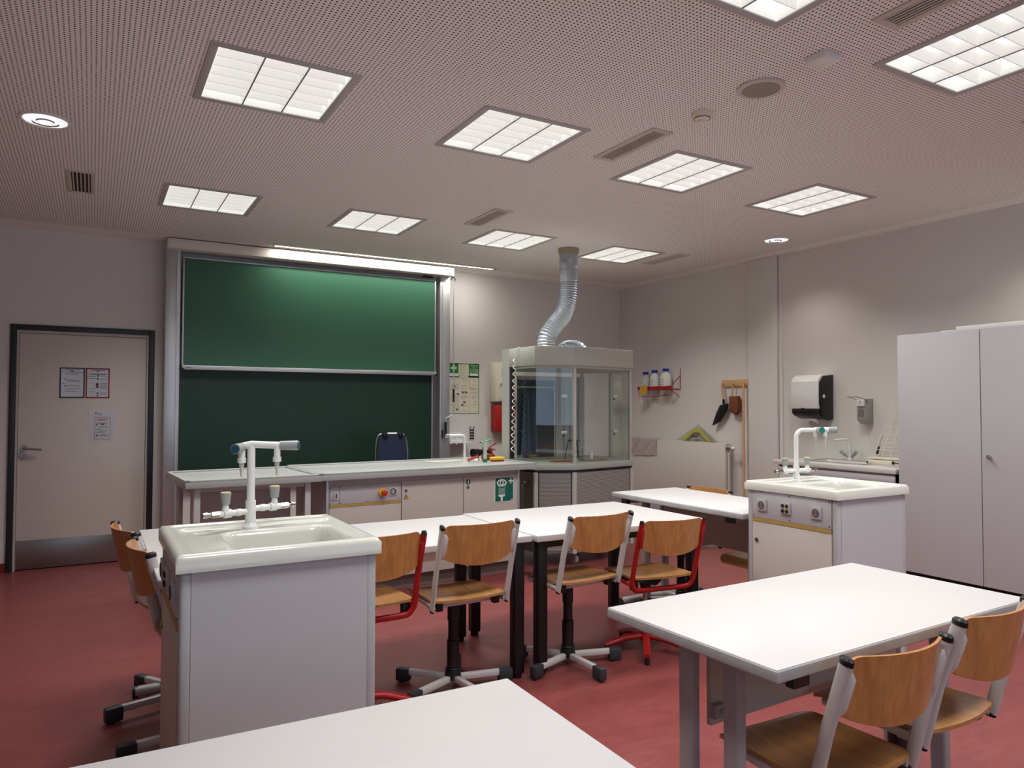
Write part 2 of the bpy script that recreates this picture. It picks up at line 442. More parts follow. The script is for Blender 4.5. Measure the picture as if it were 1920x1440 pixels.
# ceiling with real openings for the lamps
def build_ceiling():
    mb = MB()
    xs = [X0-.2]+sum([[x-0.29, x+0.29] for x in LAMPX], [])+[X1+.2]
    ys = [Y0-.2]+sum([[y-0.29, y+0.29] for y in sorted(LAMPY)], [])+[Y1+.2]
    for i in range(len(xs)-1):
        for j in range(len(ys)-1):
            if i % 2 == 1 and j % 2 == 1: continue
            mb.box(xs[i], xs[i+1], ys[j], ys[j+1], H, H+0.09)
    bmesh.ops.remove_doubles(mb.bm, verts=mb.bm.verts[:], dist=1e-5)
    struct(mb.build('ceiling', M_CEIL))
build_ceiling()
mb = MB(); mb.box(X0-.2, -0.55, Y1, Y1+.2, 0, H); mb.box(0.43, X1+.2, Y1, Y1+.2, 0, H); mb.box(-0.55, 0.43, Y1, Y1+.2, 2.0, H); mb.box(-0.55, 0.43, Y1+.12, Y1+.2, 0, 2.0)
struct(mb.build('wall_front', M_WALL))
struct(MB().box(X1, X1+.2, Y0-.2, Y1, 0, H).build('wall_right', M_WALL))
struct(MB().box(X0-.2, X0, Y0-.2, Y1, 0, H).build('wall_left', M_WALL))
mb = MB()
wx = [X0, -1.9, -0.3, 0.0, 1.6, 1.9, 3.5, 3.8, 5.4, X1]
for i in range(9):
    if i % 2 == 0: mb.box(wx[i], wx[i+1], Y0-.2, Y0, 0, H)
    else:
        mb.box(wx[i], wx[i+1], Y0-.2, Y0, 0, 0.9); mb.box(wx[i], wx[i+1], Y0-.2, Y0, 2.5, H)
struct(mb.build('wall_back', M_WALL))
for n_, i in enumerate((1, 3, 5, 7)):
    a, b = wx[i], wx[i+1]
    m = MB(); m.box(a, b, Y0-.12, Y0-.06, 0.9, 0.96); m.box(a, b, Y0-.12, Y0-.06, 2.44, 2.5); m.box(a, a+.06, Y0-.12, Y0-.06, 0.9, 2.5); m.box(b-.06, b, Y0-.12, Y0-.06, 0.9, 2.5); m.box((a+b)/2-.03, (a+b)/2+.03, Y0-.12, Y0-.06, 0.9, 2.5)
    wf = struct(m.build('window_%d' % (n_+1), M_GREYP))
    MB().box(a+.06, b-.06, Y0-.095, Y0-.085, 0.96, 2.44).build('window_pane', M_GLASS, wf)
# skirting
struct(MB().box(X0, -0.6, Y1-.012, Y1, 0, 0.075).build('baseboard_front', M_REDBASE))
struct(MB().box(X1-.012, X1, 5.2, Y1-.02, 0, 0.075).build('baseboard_right', M_REDBASE))
# shallow panel on the right wall and the pipe casing in the corner
struct(MB().box(X1-.03, X1, 4.83, 5.19, 0, H-.002, bev=.003).build('trim_1', M_WALL2))
struct(MB().box(X1-.012, X1, 4.78, 4.815, 0, H-.002).build('trim_2', M_WALL2))
struct(MB().box(X1-.02, X1, Y1-.03, Y1-.005, 0, H-.002).build('trim_3', M_WALL2))

# door
def door():
    m = MB()
    m.box(-.597, -.552, Y1-.02, Y1+.1, 0, 2.044, .002); m.box(.432, .478, Y1-.02, Y1+.1, 0, 2.044, .002); m.box(-.552, .432, Y1-.02, Y1+.1, 1.998, 2.044, .002)
    d = struct(m.build('door_1', M_FRAME))
    m = MB(); m.box(-.552, -.535, Y1+.0, Y1+.1, 0.0, 1.998); m.box(.415, .432, Y1, Y1+.1, 0, 1.998); m.box(-.535, .415, Y1, Y1+.1, 1.975, 1.998)
    m.build('door_stop', M_LAMW, d)
    MB().box(-.533, .413, Y1+.02, Y1+.06, 0.008, 1.973, .002).build('door_leaf', M_DOOR, d)
    MB().box(-.53, .41, Y1+.014, Y1+.021, 0.012, 0.245, .001).build('kick_plate', M_STEEL, d)
    h = MB(); h.cyl((-.487, Y1+.02, 1.012), (-.487, Y1+.008, 1.012), .027, seg=24)
    h.tube(smooth_path([(-.487, Y1+.012, 1.012), (-.487, Y1-.035, 1.012), (-.472, Y1-.045, 1.011), (-.36, Y1-.045, 1.0)], 5), .0095, 10)
    h.build('door_handle', M_STEEL, d)
    h = MB(); h.cyl((-.487, Y1+.02, .945), (-.487, Y1+.008, .945), .026, seg=24); h.box(-.492, -.482, Y1+.003, Y1+.01, .93, .958, .002)
    h.build('key_escutcheon', M_STEEL, d)
door()
def notice(name, x0, x1, z0, z1, frame, label, lines, title=None, y=Y1+.0195, paper=M_PAPERG, fw=.011):
    t = thing(name, label, 'notice', ((x0+x1)/2, y, z0))
    sh = MB().box(x0, x1, y-.0015, y, z0, z1)
    if frame:
        m = MB(); f = fw
        m.box(x0, x1, y-.0022, y-.0014, z1-f, z1); m.box(x0, x1, y-.0022, y-.0014, z0, z0+f); m.box(x0, x0+f, y-.0022, y-.0014, z0, z1); m.box(x1-f, x1, y-.0022, y-.0014, z0, z1)
        m.build('border', frame, t)
    m = sh
    for (a, b, zz, hh) in lines:
        w_ = x1-x0; m.box(mi=1, *(x0+a*w_, x0+b*w_, y-.0022, y-.0014, z0+zz*(z1-z0), z0+zz*(z1-z0)+hh))
    m.build('printed_sheet', [paper, M_INK], t)
    return t
notice('door_notice', -.246, -.060, 1.432, 1.694, mat('ink_darkgreen', (30, 50, 48), .4), 'dark green bordered notice, left one of the pair at eye level on the door',
       [(.06, .94, .84, .003), (.2, .8, .92, .005), (.42, .56, .87, .008), (.25, .75, .78, .004), (.2, .26, .6, .008), (.3, .75, .58, .003), (.3, .8, .54, .003), (.1, .2, .46, .003), (.2, .8, .40, .003), (.25, .85, .3, .003), (.2, .7, .22, .003), (.2, .26, .38, .008)])
notice('door_notice', -.054, .128, 1.432, 1.694, M_INKR, 'dark red bordered notice, right one of the pair at eye level on the door',
       [(.2, .8, .92, .005), (.44, .54, .88, .007), (.1, .88, .83, .002), (.15, .85, .78, .005), (.47, .55, .72, .012), (.05, .42, .72, .003), (.6, .95, .72, .002), (.06, .4, .65, .003), (.46, .54, .62, .012), (.62, .9, .62, .003), (.42, .54, .42, .02), (.42, .54, .35, .014), (.6, .9, .48, .003), (.6, .9, .44, .003), (.6, .9, .40, .003), (.6, .9, .36, .003), (.6, .9, .32, .003), (.46, .54, .14, .012), (.46, .54, .06, .010), (.6, .9, .17, .003), (.6, .9, .13, .003), (.15, .35, .5, .003), (.15, .4, .2, .003), (.2, .4, .3, .003)])
t3 = notice('door_notice', -.024, .172, 1.062, 1.330, None, 'plain white notice with thin red box, below the bordered pair on the door',
       [(.35, .5, .86, .004), (.30, .68, .56, .004), (.28, .34, .50, .010), (.45, .6, .52, .008), (.4, .74, .46, .002), (.4, .74, .43, .002), (.28, .5, .36, .003), (.4, .7, .31, .003), (.28, .62, .26, .003), (.28, .36, .15, .011), (.42, .76, .18, .003), (.42, .76, .15, .003)], paper=M_PAPERG)
m = MB(); y = Y1+.0195
for a, b, c, d in ((.020, .140, 1.264, 1.267), (.020, .140, 1.072, 1.075), (.020, .023, 1.072, 1.267), (.137, .140, 1.072, 1.267), (.034, .12, 1.246, 1.251), (.045, .1, 1.234, 1.238)): m.box(a, b, y-.0022, y-.0014, c, d)
m.build('red_box_print', M_INKR, t3)
m = MB(); text_mesh('R', .03, onfront(.030, y-.0018, 1.298), m); m.build('letter', M_INK, t3)

# ------------------------------------------------------------------ ceiling lamps
def make_lamp(x, y, label, group='square louvred ceiling lights', spare=False):
    t = thing('ceiling_light', label, 'ceiling light', (x, y, H), 0, group)
    W = False
    m = MB(); o, i = .315, .281
    for a, b, c, d in ((-o, o, i, o), (-o, o, -o, -i), (-o, -i, -i, i), (i, o, -i, i)): m.box(a, b, c, d, -.006, .001, .0015)
    # inner walls of the tray
    for a, b, c, d in ((-i-.004, i+.004, i, i+.004), (-i-.004, i+.004, -i-.004, -i), (-i-.004, -i, -i, i), (i, i+.004, -i, i)): m.box(a, b, c, d, .0, .085, mi=1)
    m.build('frame', [M_ALUD, M_LOUV], t, W)
    MB().box(-i, i, -i, i, .078, .084).build('diffuser', M_TUBE, t, W)
    m = MB()
    for k in (-1, 1):
        c = k*i*2/6
        m.prism([(c-.0025, -.001), (c+.0025, -.001), (c+.012, .05), (c-.012, .05)], -i, i, 'y', mi=0)
        m.box(c-.003, c+.003, -i, i, -.003, .0, mi=1)
    for k in range(5):
        c = -i+(k+1)*2*i/6
        prof = [(c-.002, .0), (c+.002, .0), (c+.006, .02), (c+.016, .045), (c-.016, .045), (c-.006, .02)]
        for col in range(3):
            a = -i+col*2*i/3+.006; b = a+2*i/3-.012
            m.prism(prof, a, b, 'x')
    m.build('louvre', [M_LOUV, M_LOUVD], t, W)
    return t
posname = {
 (1, 0): 'largest louvred ceiling light on the left, above the sink island',
 (1, 1): 'louvred ceiling light second from the left in the nearer row, right of the largest',
 (1, 2): 'louvred ceiling light in the nearer row just right of the slotted grille',
 (1, 3): 'rightmost louvred ceiling light of the nearer row, close to the right wall',
 (0, 0): 'louvred ceiling light above the left end of the chalkboard, beside the square dark grille',
 (0, 1): 'louvred ceiling light in front of the middle of the chalkboard',
 (0, 2): 'louvred ceiling light left of the silver duct, above the chalkboard corner',
 (0, 3): 'louvred ceiling light directly right of the silver duct',
 (2, 2): 'closest louvred ceiling light in the top right corner of the view',
 (2, 1): 'louvred ceiling light cut off by the top edge, above the round speaker'}
for r_, ly in enumerate(LAMPY):
    for c_, lx in enumerate(LAMPX):
        if (r_, c_) in posname: make_lamp(lx, ly, posname[(r_, c_)])
        else: make_lamp(lx, ly, 'square louvred ceiling light outside the view of the photo', 'louvred lights outside the view')
def downlight(x, y, label, g='round downlights'):
    t = thing('downlight', label, 'ceiling light', (x, y, H), 0, g)
    m = MB(); m.lathe([(.118, .0), (.118, -.006), (.108, -.009), (.1, -.004), (.1, .0)], seg=36); m.build('ring', M_TAPW, t, False)
    m = MB(); m.lathe([(.1, -.003), (.085, -.0045), (.05, -.006), (.001, -.006)], seg=36); m.build('lens', M_TUBE2, t, False)
    m = MB(); m.tube(arc((0, 0, -.010), .062, .3, 2.8, 12, 'xy'), .004, 8); m.tube(arc((0, 0, -.010), .04, 3.4, 6.0, 10, 'xy'), .004, 8); m.build('lamp_coil', M_LOUVD, t, False)
    return t
downlight(*DOWN[0], 'round ceiling downlight at the far left, above the door side')
downlight(*DOWN[1], 'small round ceiling downlight near the right wall panel')
def grille(x, y, lx, ly, n, label, along='y', frame=.03, dark=True):
    t = thing('ceiling_grille', label, 'air vent', (x, y, H), 0, 'ceiling air grilles')
    a, b = lx/2, ly/2; f = frame
    m = MB()
    for q in ((-a, a, b-f, b), (-a, a, -b, -b+f), (-a, -a+f, -b+f, b-f), (a-f, a, -b+f, b-f)): m.box(*q, -.006, .0, .001)
    m.build('frame', M_VENT, t, False)
    MB().box(-a+f, a-f, -b+f, b-f, -.0015, .0).build('backing', M_DARK, t, False)
    m = MB()
    for k in range(n):
        if along == 'y':
            c = -a+f+(k+.5)*(2*a-2*f)/n; m.box(c-.004, c+.004, -b+f, b-f, -.005, -.001)
        else:
            c = -b+f+(k+.5)*(2*b-2*f)/n; m.box(-a+f, a-f, c-.004, c+.004, -.005, -.001)
    m.build('slats', M_VENT, t, False)
grille(-.088, 5.56, .165, .54, 5, 'small square-looking ceiling grille with dark slots, left above the door', frame=.028)
grille(2.663, 5.0, .16, .54, 6, 'slotted ceiling grille above the chalkboard, between two far lights')
grille(2.617, 3.185, .15, .53, 5, 'slotted ceiling grille in the middle, between the two nearer row lights')
grille(4.965, 5.52, .15, .55, 5, 'faint slotted ceiling grille at the back right, right of the duct')
grille(2.617, 1.40, .15, .55, 5, 'nearest slotted ceiling grille at the top edge, between the closest lights')
# linear board light
t = thing('linear_board_light', 'long narrow recessed strip light in the ceiling before the chalkboard', 'ceiling light', (2.58, 6.845, H))
m = MB(); m.box(-1.19, 1.19, -.045, -.03, -.006, 0); m.box(-1.19, 1.19, .03, .045, -.006, 0); m.box(-1.19, -1.17, -.03, .03, -.006, 0); m.box(1.17, 1.19, -.03, .03, -.006, 0)
m.build('frame', M_VENT, t, False)
MB().box(-1.17, 1.17, -.03, .03, -.002, 0).build('reflector', M_LOUVD, t, False)
MB().box(-1.15, 1.15, .012, .018, -.0045, -.002).build('tube', M_TUBE, t, False)
# speaker, detector, sensor
t = thing('ceiling_speaker', 'round flat grey loudspeaker in the ceiling, below the topmost light', 'speaker', (2.655, 2.30, H))
MB().lathe([(.108, 0), (.108, -.008), (.1, -.012), (.085, -.011), (.085, 0)], seg=40).build('rim', M_VENT, t, False)
MB().lathe([(.084, -.002), (.084, -.009), (.04, -.0105), (.001, -.011)], seg=40).build('grille_cloth', mat('speaker_grille', (150, 140, 130), .8), t, False)
t = thing('smoke_detector', 'cream smoke detector on the ceiling above the slotted grille', 'smoke detector', (2.63, 2.65, H))
MB().lathe([(.055, 0), (.055, -.014), (.05, -.022), (.046, -.022)], seg=32).build('base', M_CREAM, t, False)
MB().lathe([(.044, -.02), (.044, -.028), (.036, -.034), (.022, -.038), (.020, -.046), (.001, -.048)], seg=32).build('sensor_cap', M_CREAM, t, False)
m = MB(); m.tube(arc((0, 0, -.031), .041, 0, 2*PI-.01, 30, 'xy')[:-1], .0018, 6, closed=True); m.build('slot_ring', M_DARK, t, False)
t = thing('motion_sensor', 'small square white sensor box on the ceiling near the closest light', 'sensor', (2.638, 1.96, H))
MB().prism([(-.055, 0), (.055, 0), (.045, -.028), (-.045, -.028)], -.05, .05, 'y', bev=.004).build('housing', M_TAPW, t, False)
m = MB(); m.box(.02, .04, .048, .054, -.02, -.008); build_each(m, 'clip', M_DGREY, t, False)

# ------------------------------------------------------------------ chalkboard
def chalkboard():
    t = thing('sliding_chalkboard', 'tall green sliding chalkboard with two panels in an aluminium frame', 'chalkboard', (1.93, 7.15, 0))
    for a, b in ((.543, .664), (3.19, 3.305)):
        m = MB(); m.box(a, b, 7.05, Y1-.002, 0, 2.76, .004)
        m.box(a+.012 if a > 1 else b-.03, a+.03 if a > 1 else b-.012, 7.044, 7.052, .02, 2.74)
        m.build('guide_column', M_ALU, t)
    m = MB(); m.box(.547, 3.31, 6.965, Y1-.002, 2.752, 2.838, .004); m.build('header_box', M_HEAD, t)
    MB().box(.664, 3.19, 7.16, 7.19, 2.60, 2.755).build('header_back', M_ALUD, t)
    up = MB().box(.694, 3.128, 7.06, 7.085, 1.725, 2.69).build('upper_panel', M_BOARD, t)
    m = MB(); m.box(.680, 3.14, 7.052, 7.09, 2.69, 2.702, .002); m.box(.680, .694, 7.052, 7.09, 1.70, 2.70, .002); m.box(3.128, 3.14, 7.052, 7.09, 1.70, 2.70, .002)
    m.build('panel_edge', M_ALU, up)
    m = MB(); m.box(.684, 3.138, 7.02, 7.09, 1.690, 1.728, .003); m.build('chalk_rail', M_ALU, up)
    m = MB(); m.box(.676, .70, 7.015, 7.06, 1.686, 1.702); m.box(3.12, 3.145, 7.015, 7.06, 1.686, 1.702); build_each(m, 'rail_end_cap', M_BLACK, up)
    m = MB(); m.box(.71, .76, 7.0185, 7.021, 1.706, 1.711); m.build('maker_plate', M_DGREY, up)
    MB().box(.666, 3.12, 7.12, 7.145, .72, 1.735).build('lower_panel', M_BOARDSH, t)
    m = MB(); m.box(3.12, 3.135, 7.11, 7.15, .70, 1.74); m.build('lower_edge', M_ALU, t)
    m = MB(); m.cyl((2.995, 7.045, 2.73), (3.10, 7.045, 2.73), .012); m.build('pulley', M_BLACK, t)
    m = MB(); m.cyl((3.215, 7.04, 1.03), (3.215, 7.04, 1.115), .0085); m.build('lock_grip', M_BLACK, t)
chalkboard()
def crank():
    t = thing('screen_crank_rod', 'thin hanging crank rod with black grips beside the chalkboard', 'crank rod', (3.335, 7.13, 1.2))
    m = MB(); m.tube([(3.328, 7.02, 2.70), (3.335, 7.02, 1.55)], .006, 8)
    m.tube(smooth_path([(3.335, 7.02, 1.42), (3.335, 7.02, 1.30), (3.32, 7.02, 1.275), (3.26, 7.02, 1.245), (3.245, 7.02, 1.22), (3.243, 7.02, 1.20)], 4), .005, 8)
    m.build('rod', M_ALU, t)
    m = MB(); m.cyl((3.335, 7.02, 1.41), (3.335, 7.02, 1.55), .011); m.cyl((3.243, 7.02, 1.045), (3.243, 7.02, 1.20), .012); m.build('grip', M_BLACK, t)
    m = MB(); m.tube(arc((3.325, 7.02, 2.725), .022, -1.2, 3.4, 12, 'xz'), .006, 8); m.build('hook', M_BLACK, t)
crank()
# ------------------------------------------------------------------ front wall, right of the board
def poster():
    x0, x1, z0, z1 = 3.385, 3.765, 1.285, 1.842; y = Y1-.001; W_, H_ = x1-x0, z1-z0
    t = thing('first_aid_poster', 'green headed first aid instruction poster on the front wall', 'poster', ((x0+x1)/2, y, z0))
    MB().box(x0, x1, y-.002, y, z0, z1).build('sheet', mat('poster_paper', (218, 212, 188), .5), t)
    m = MB(); q = y-.0032; p = y-.0018
    m.box(x0, x1, q, p, z1-.008, z1); m.box(x0, x0+.006, q, p, z0, z1); m.box(x1-.006, x1, q, p, z0, z1); m.box(x0, x1, q, p, z0, z0+.004)
    m.box(x0, x0+.122, q, p, z1-.155, z1); m.box(x0+.252, x1, q, p, z1-.155, z1); m.box(x0, x1, q, p, z1-.155, z1-.138)
    m.build('green_print', M_GREEN, t)
    m = MB(); q2 = y-.0042; c = x0+.066
    m.box(c-.011, c+.011, q2, q, z1-.088, z1-.018); m.box(c-.035, c+.035, q2, q, z1-.064, z1-.042)
    m.box(x0+.012, x0+.118, q2, q, z1-.145, z1-.112); m.box(x0+.262, x1-.012, q2, q, z1-.138, z1-.108); m.box(x0+.13, x0+.245, q2, q, z1-.153, z1-.142)
    for i, s_ in enumerate(('Anleitung', 'zur', 'Ersten Hilfe', 'bei Unfällen')):
        text_mesh(s_, .0235, onfront(x0+.316, q2, z1-.022-.0225*i), m, ex=.0006)
    m.build('white_print', M_SIGNW, t)
    m = MB(); rnd = random.Random(3)
    for k in range(10): m.box(x0+.13, x0+.13+rnd.uniform(.04, .11), q, p, z1-.022-.0115*k, z1-.0205-.0115*k)
    for col in range(3):
        xx = x0+.02+col*.125
        for k in range(30):
            if rnd.random() < .25: continue
            zz = z1-.17-k*.0125
            m.box(xx+rnd.choice((0, .02, .035)), xx+rnd.uniform(.06, .11), q, p, zz, zz+.0025)
    for zz in (z1-.277, z1-.372, z1-.47): m.box(x0+.01, x1-.01, q, p, zz, zz+.0015)
    for xx in (x0+.125, x0+.255): m.box(xx, xx+.0015, q, p, z0+.01, z1-.16)
    m.build('grey_print', M_INKG, t)
    m = MB()
    for (a, b) in ((.05, .245), (.16, .31), (.20, .31), (.045, .34), (.1, .33), (.18, .42), (.155, .45), (.09, .50)):
        m.prism([(x0+a, z1-b), (x0+a+.03, z1-b-.004), (x0+a+.036, z1-b-.02), (x0+a+.012, z1-b-.026)], q, p, 'y')
    m.build('drawing_print', mat('ink_mid', (110, 104, 98), .6), t)
poster()
def first_aid_cabinet():
    t = thing('first_aid_cabinet', 'cream wall cabinet beside the green first aid poster, above the red box', 'cabinet', (4.05, 7.2, 1.42))
    MB().box(3.90, 4.26, 7.10, Y1-.001, 1.42, 1.855, .004).build('body', M_CREAM, t)
    d = MB().box(3.93, 4.25, 7.092, 7.101, 1.435, 1.84, .003).build('door', M_CREAM, t)
    m = MB(); m.cyl((3.965, 7.092, 1.62), (3.965, 7.08, 1.62), .012); m.box(3.935, 3.955, 7.075, 7.08, 1.594, 1.598); m.box(3.935, 3.96, 7.075, 7.08, 1.604, 1.608); m.box(3.968, 3.973, 7.075, 7.08, 1.575, 1.61); m.build('key_lock', M_STEEL, d)
    m = MB(); m.box(4.055, 4.075, 7.085, 7.093, 1.59, 1.69); m.build('latch', M_BLACK, d)
    m = MB()
    for k in range(9): m.box(3.962, 3.969, 7.090, 7.0925, 1.70+k*.0105, 1.706+k*.0105)
    m.build('small_lettering', M_INKG, d)
    o = MB(); o.prism([(3.975, 1.857), (4.10, 1.857), (4.12, 1.895), (4.05, 1.885)], 7.12, 7.2, 'y', bev=.003)
    o = o.build('crumpled_plastic_bag', M_TAPW); tag(o, 'crumpled white packet lying on top of the cream wall cabinet', 'packet'); setmesh_origin(o, (4.04, 7.16, 1.857))
first_aid_cabinet()
t = thing('fire_blanket_box', 'red fire blanket box on the front wall, partly behind the fume cupboard', 'fire blanket box', (4.02, 7.2, 1.085))
MB().box(3.915, 4.17, 7.13, Y1-.001, 1.085, 1.38, .012).build('case', M_REDB, t)
MB().box(4.035, 4.165, 7.127, 7.131, 1.108, 1.28).build('label_panel', M_SIGNW, t)
m = MB(); m.box(4.04, 4.16, 7.125, 7.128, 1.148, 1.275); m.build('pictogram_ground', M_REDB, t)
m = MB(); m.prism([(4.055, 1.18), (4.07, 1.225), (4.095, 1.24), (4.12, 1.225), (4.14, 1.18)], 7.1235, 7.1255, 'y'); text_mesh('LÖSCHDECKE', .02, onfront(4.10, 7.126, 1.125), m); m.build('pictogram', [M_SIGNW], t)
MB().cyl((4.075, 7.128, 1.335), (4.075, 7.135, 1.335), .03, seg=24).build('round_sticker', M_INKG, t)
t = thing('wall_ledge', 'small white wall shelf with backboard right of the chalkboard', 'shelf', (3.47, 7.2, .97))
MB().box(3.345, 3.545, Y1-.012, Y1-.001, .985, 1.075).build('backboard', M_PAPER, t)
m = MB(); m.box(3.345, 3.605, 7.13, Y1-.001, .962, .976, .003); m.box(3.345, 3.545, 7.235, Y1-.001, 1.04, 1.05); m.build('shelf_board', M_TAPW, t)
o = MB().box(3.37, 3.50, 7.15, 7.23, .977, .992, .003).build('chalk_box', M_PAPER); tag(o, 'flat white chalk box lying on the small wall shelf', 'box'); setmesh_origin(o, (3.43, 7.19, .977))
def extinguisher():
    t = thing('fire_extinguisher', 'fire extinguisher with black horn and red lever behind the teaching bench', 'fire extinguisher', (3.80, 7.05, .42))
    m = MB(); m.lathe([(.001, .42), (.06, .43), (.065, .47), (.065, .78), (.05, .83), (.025, .85), (.022, .87), (.001, .875)], (3.80, 7.05, 0)); m.build('cylinder', M_REDB, t)
    m = MB(); m.tube([(3.76, 7.0, .875), (3.70, 6.99, .872), (3.60, 6.98, .865), (3.54, 6.97, .86)], [.014, .02, .042, .05], 20); m.build('horn', M_BLACK, t)
    m = MB(); m.tube([(3.745, 7.0, .905), (3.80, 7.0, .94), (3.85, 7.0, .965)], .008, 8); m.box(3.75, 3.83, 6.99, 7.01, .885, .897); m.build('lever', M_RED, t)
    m = MB(); m.cyl((3.80, 7.05, .87), (3.80, 7.05, .905), .018); m.tube([(3.80, 7.0, .90), (3.76, 7.0, .882)], .01, 8); m.build('valve', M_STEEL, t)
    m = MB(); m.box(3.72, 3.88, 7.08, Y1-.002, .5, .52); m.build('wall_bracket', M_BLACK, t)
extinguisher()
m = MB(); m.tube(arc((3.655, 7.25, 1.13), .006, 0, PI, 6, 'xz')+[(3.649, 7.25, .99)], .0035, 8); m.tube(arc((3.70, 7.25, 1.13), .006, 0, PI, 6, 'xz')+[(3.694, 7.25, .99)], .0035, 8)
for k in range(4): m.box(3.66+.0, 3.70, Y1-.004, Y1-.001, 1.0+k*.03, 1.018+k*.03)
o = m.build('wall_sticker', M_INK); tag(o, 'narrow dark printed strip on the front wall behind the curved tap', 'sticker'); setmesh_origin(o, (3.67, 7.26, .99))

# office chair behind the bench
def office_chair():
    t = thing('office_chair', 'dark blue upholstered office chair behind the teaching bench', 'chair', (2.50, 6.55, 0), 0.0)
    def back(u, v):
        x = (u-.5)*.30*(1-.12*(v**3)); z = .62+v*.47
        return (2.50+x, 6.60-.03*math.sin(PI*u)+.02*v, z)
    MB().sheet(back, 12, 10, .05).build('backrest', M_BLUE, t)
    m = MB(); m.tube(smooth_path([(2.345, 6.63, .66), (2.34, 6.64, .95), (2.365, 6.65, 1.075), (2.42, 6.655, 1.10), (2.58, 6.655, 1.10), (2.635, 6.65, 1.075), (2.66, 6.64, .95), (2.655, 6.63, .66)], 5), .009, 8); m.build('back_frame', M_STEEL, t)
    m = MB(); m.box(2.40, 2.44, 6.58, 6.665, 1.075, 1.112, .004); m.box(2.555, 2.595, 6.58, 6.665, 1.075, 1.112, .004); build_each(m, 'clip', M_BLACK, t)
    MB().box(2.29, 2.71, 6.16, 6.58, .46, .52, .02).build('seat', M_BLUE, t)
    m = MB(); m.cyl((2.5, 6.38, .1), (2.5, 6.38, .46), .025); m.tube([(2.5, 6.5, .45), (2.5, 6.64, .46), (2.5, 6.65, .7)], .014, 8); m.build('post', M_BLACKM, t)
    for k in range(5):
        a = 2*PI*k/5+.3; c, s_ = math.cos(a), math.sin(a)
        m = MB(); m.tube([(2.5, 6.38, .11), (2.5+.28*c, 6.38+.28*s_, .07)], .016, 8); m.cyl((2.5+.28*c-.015, 6.38+.28*s_, .028), (2.5+.28*c+.015, 6.38+.28*s_, .028), .028); m.build('leg', M_BLACKM, t)
office_chair()

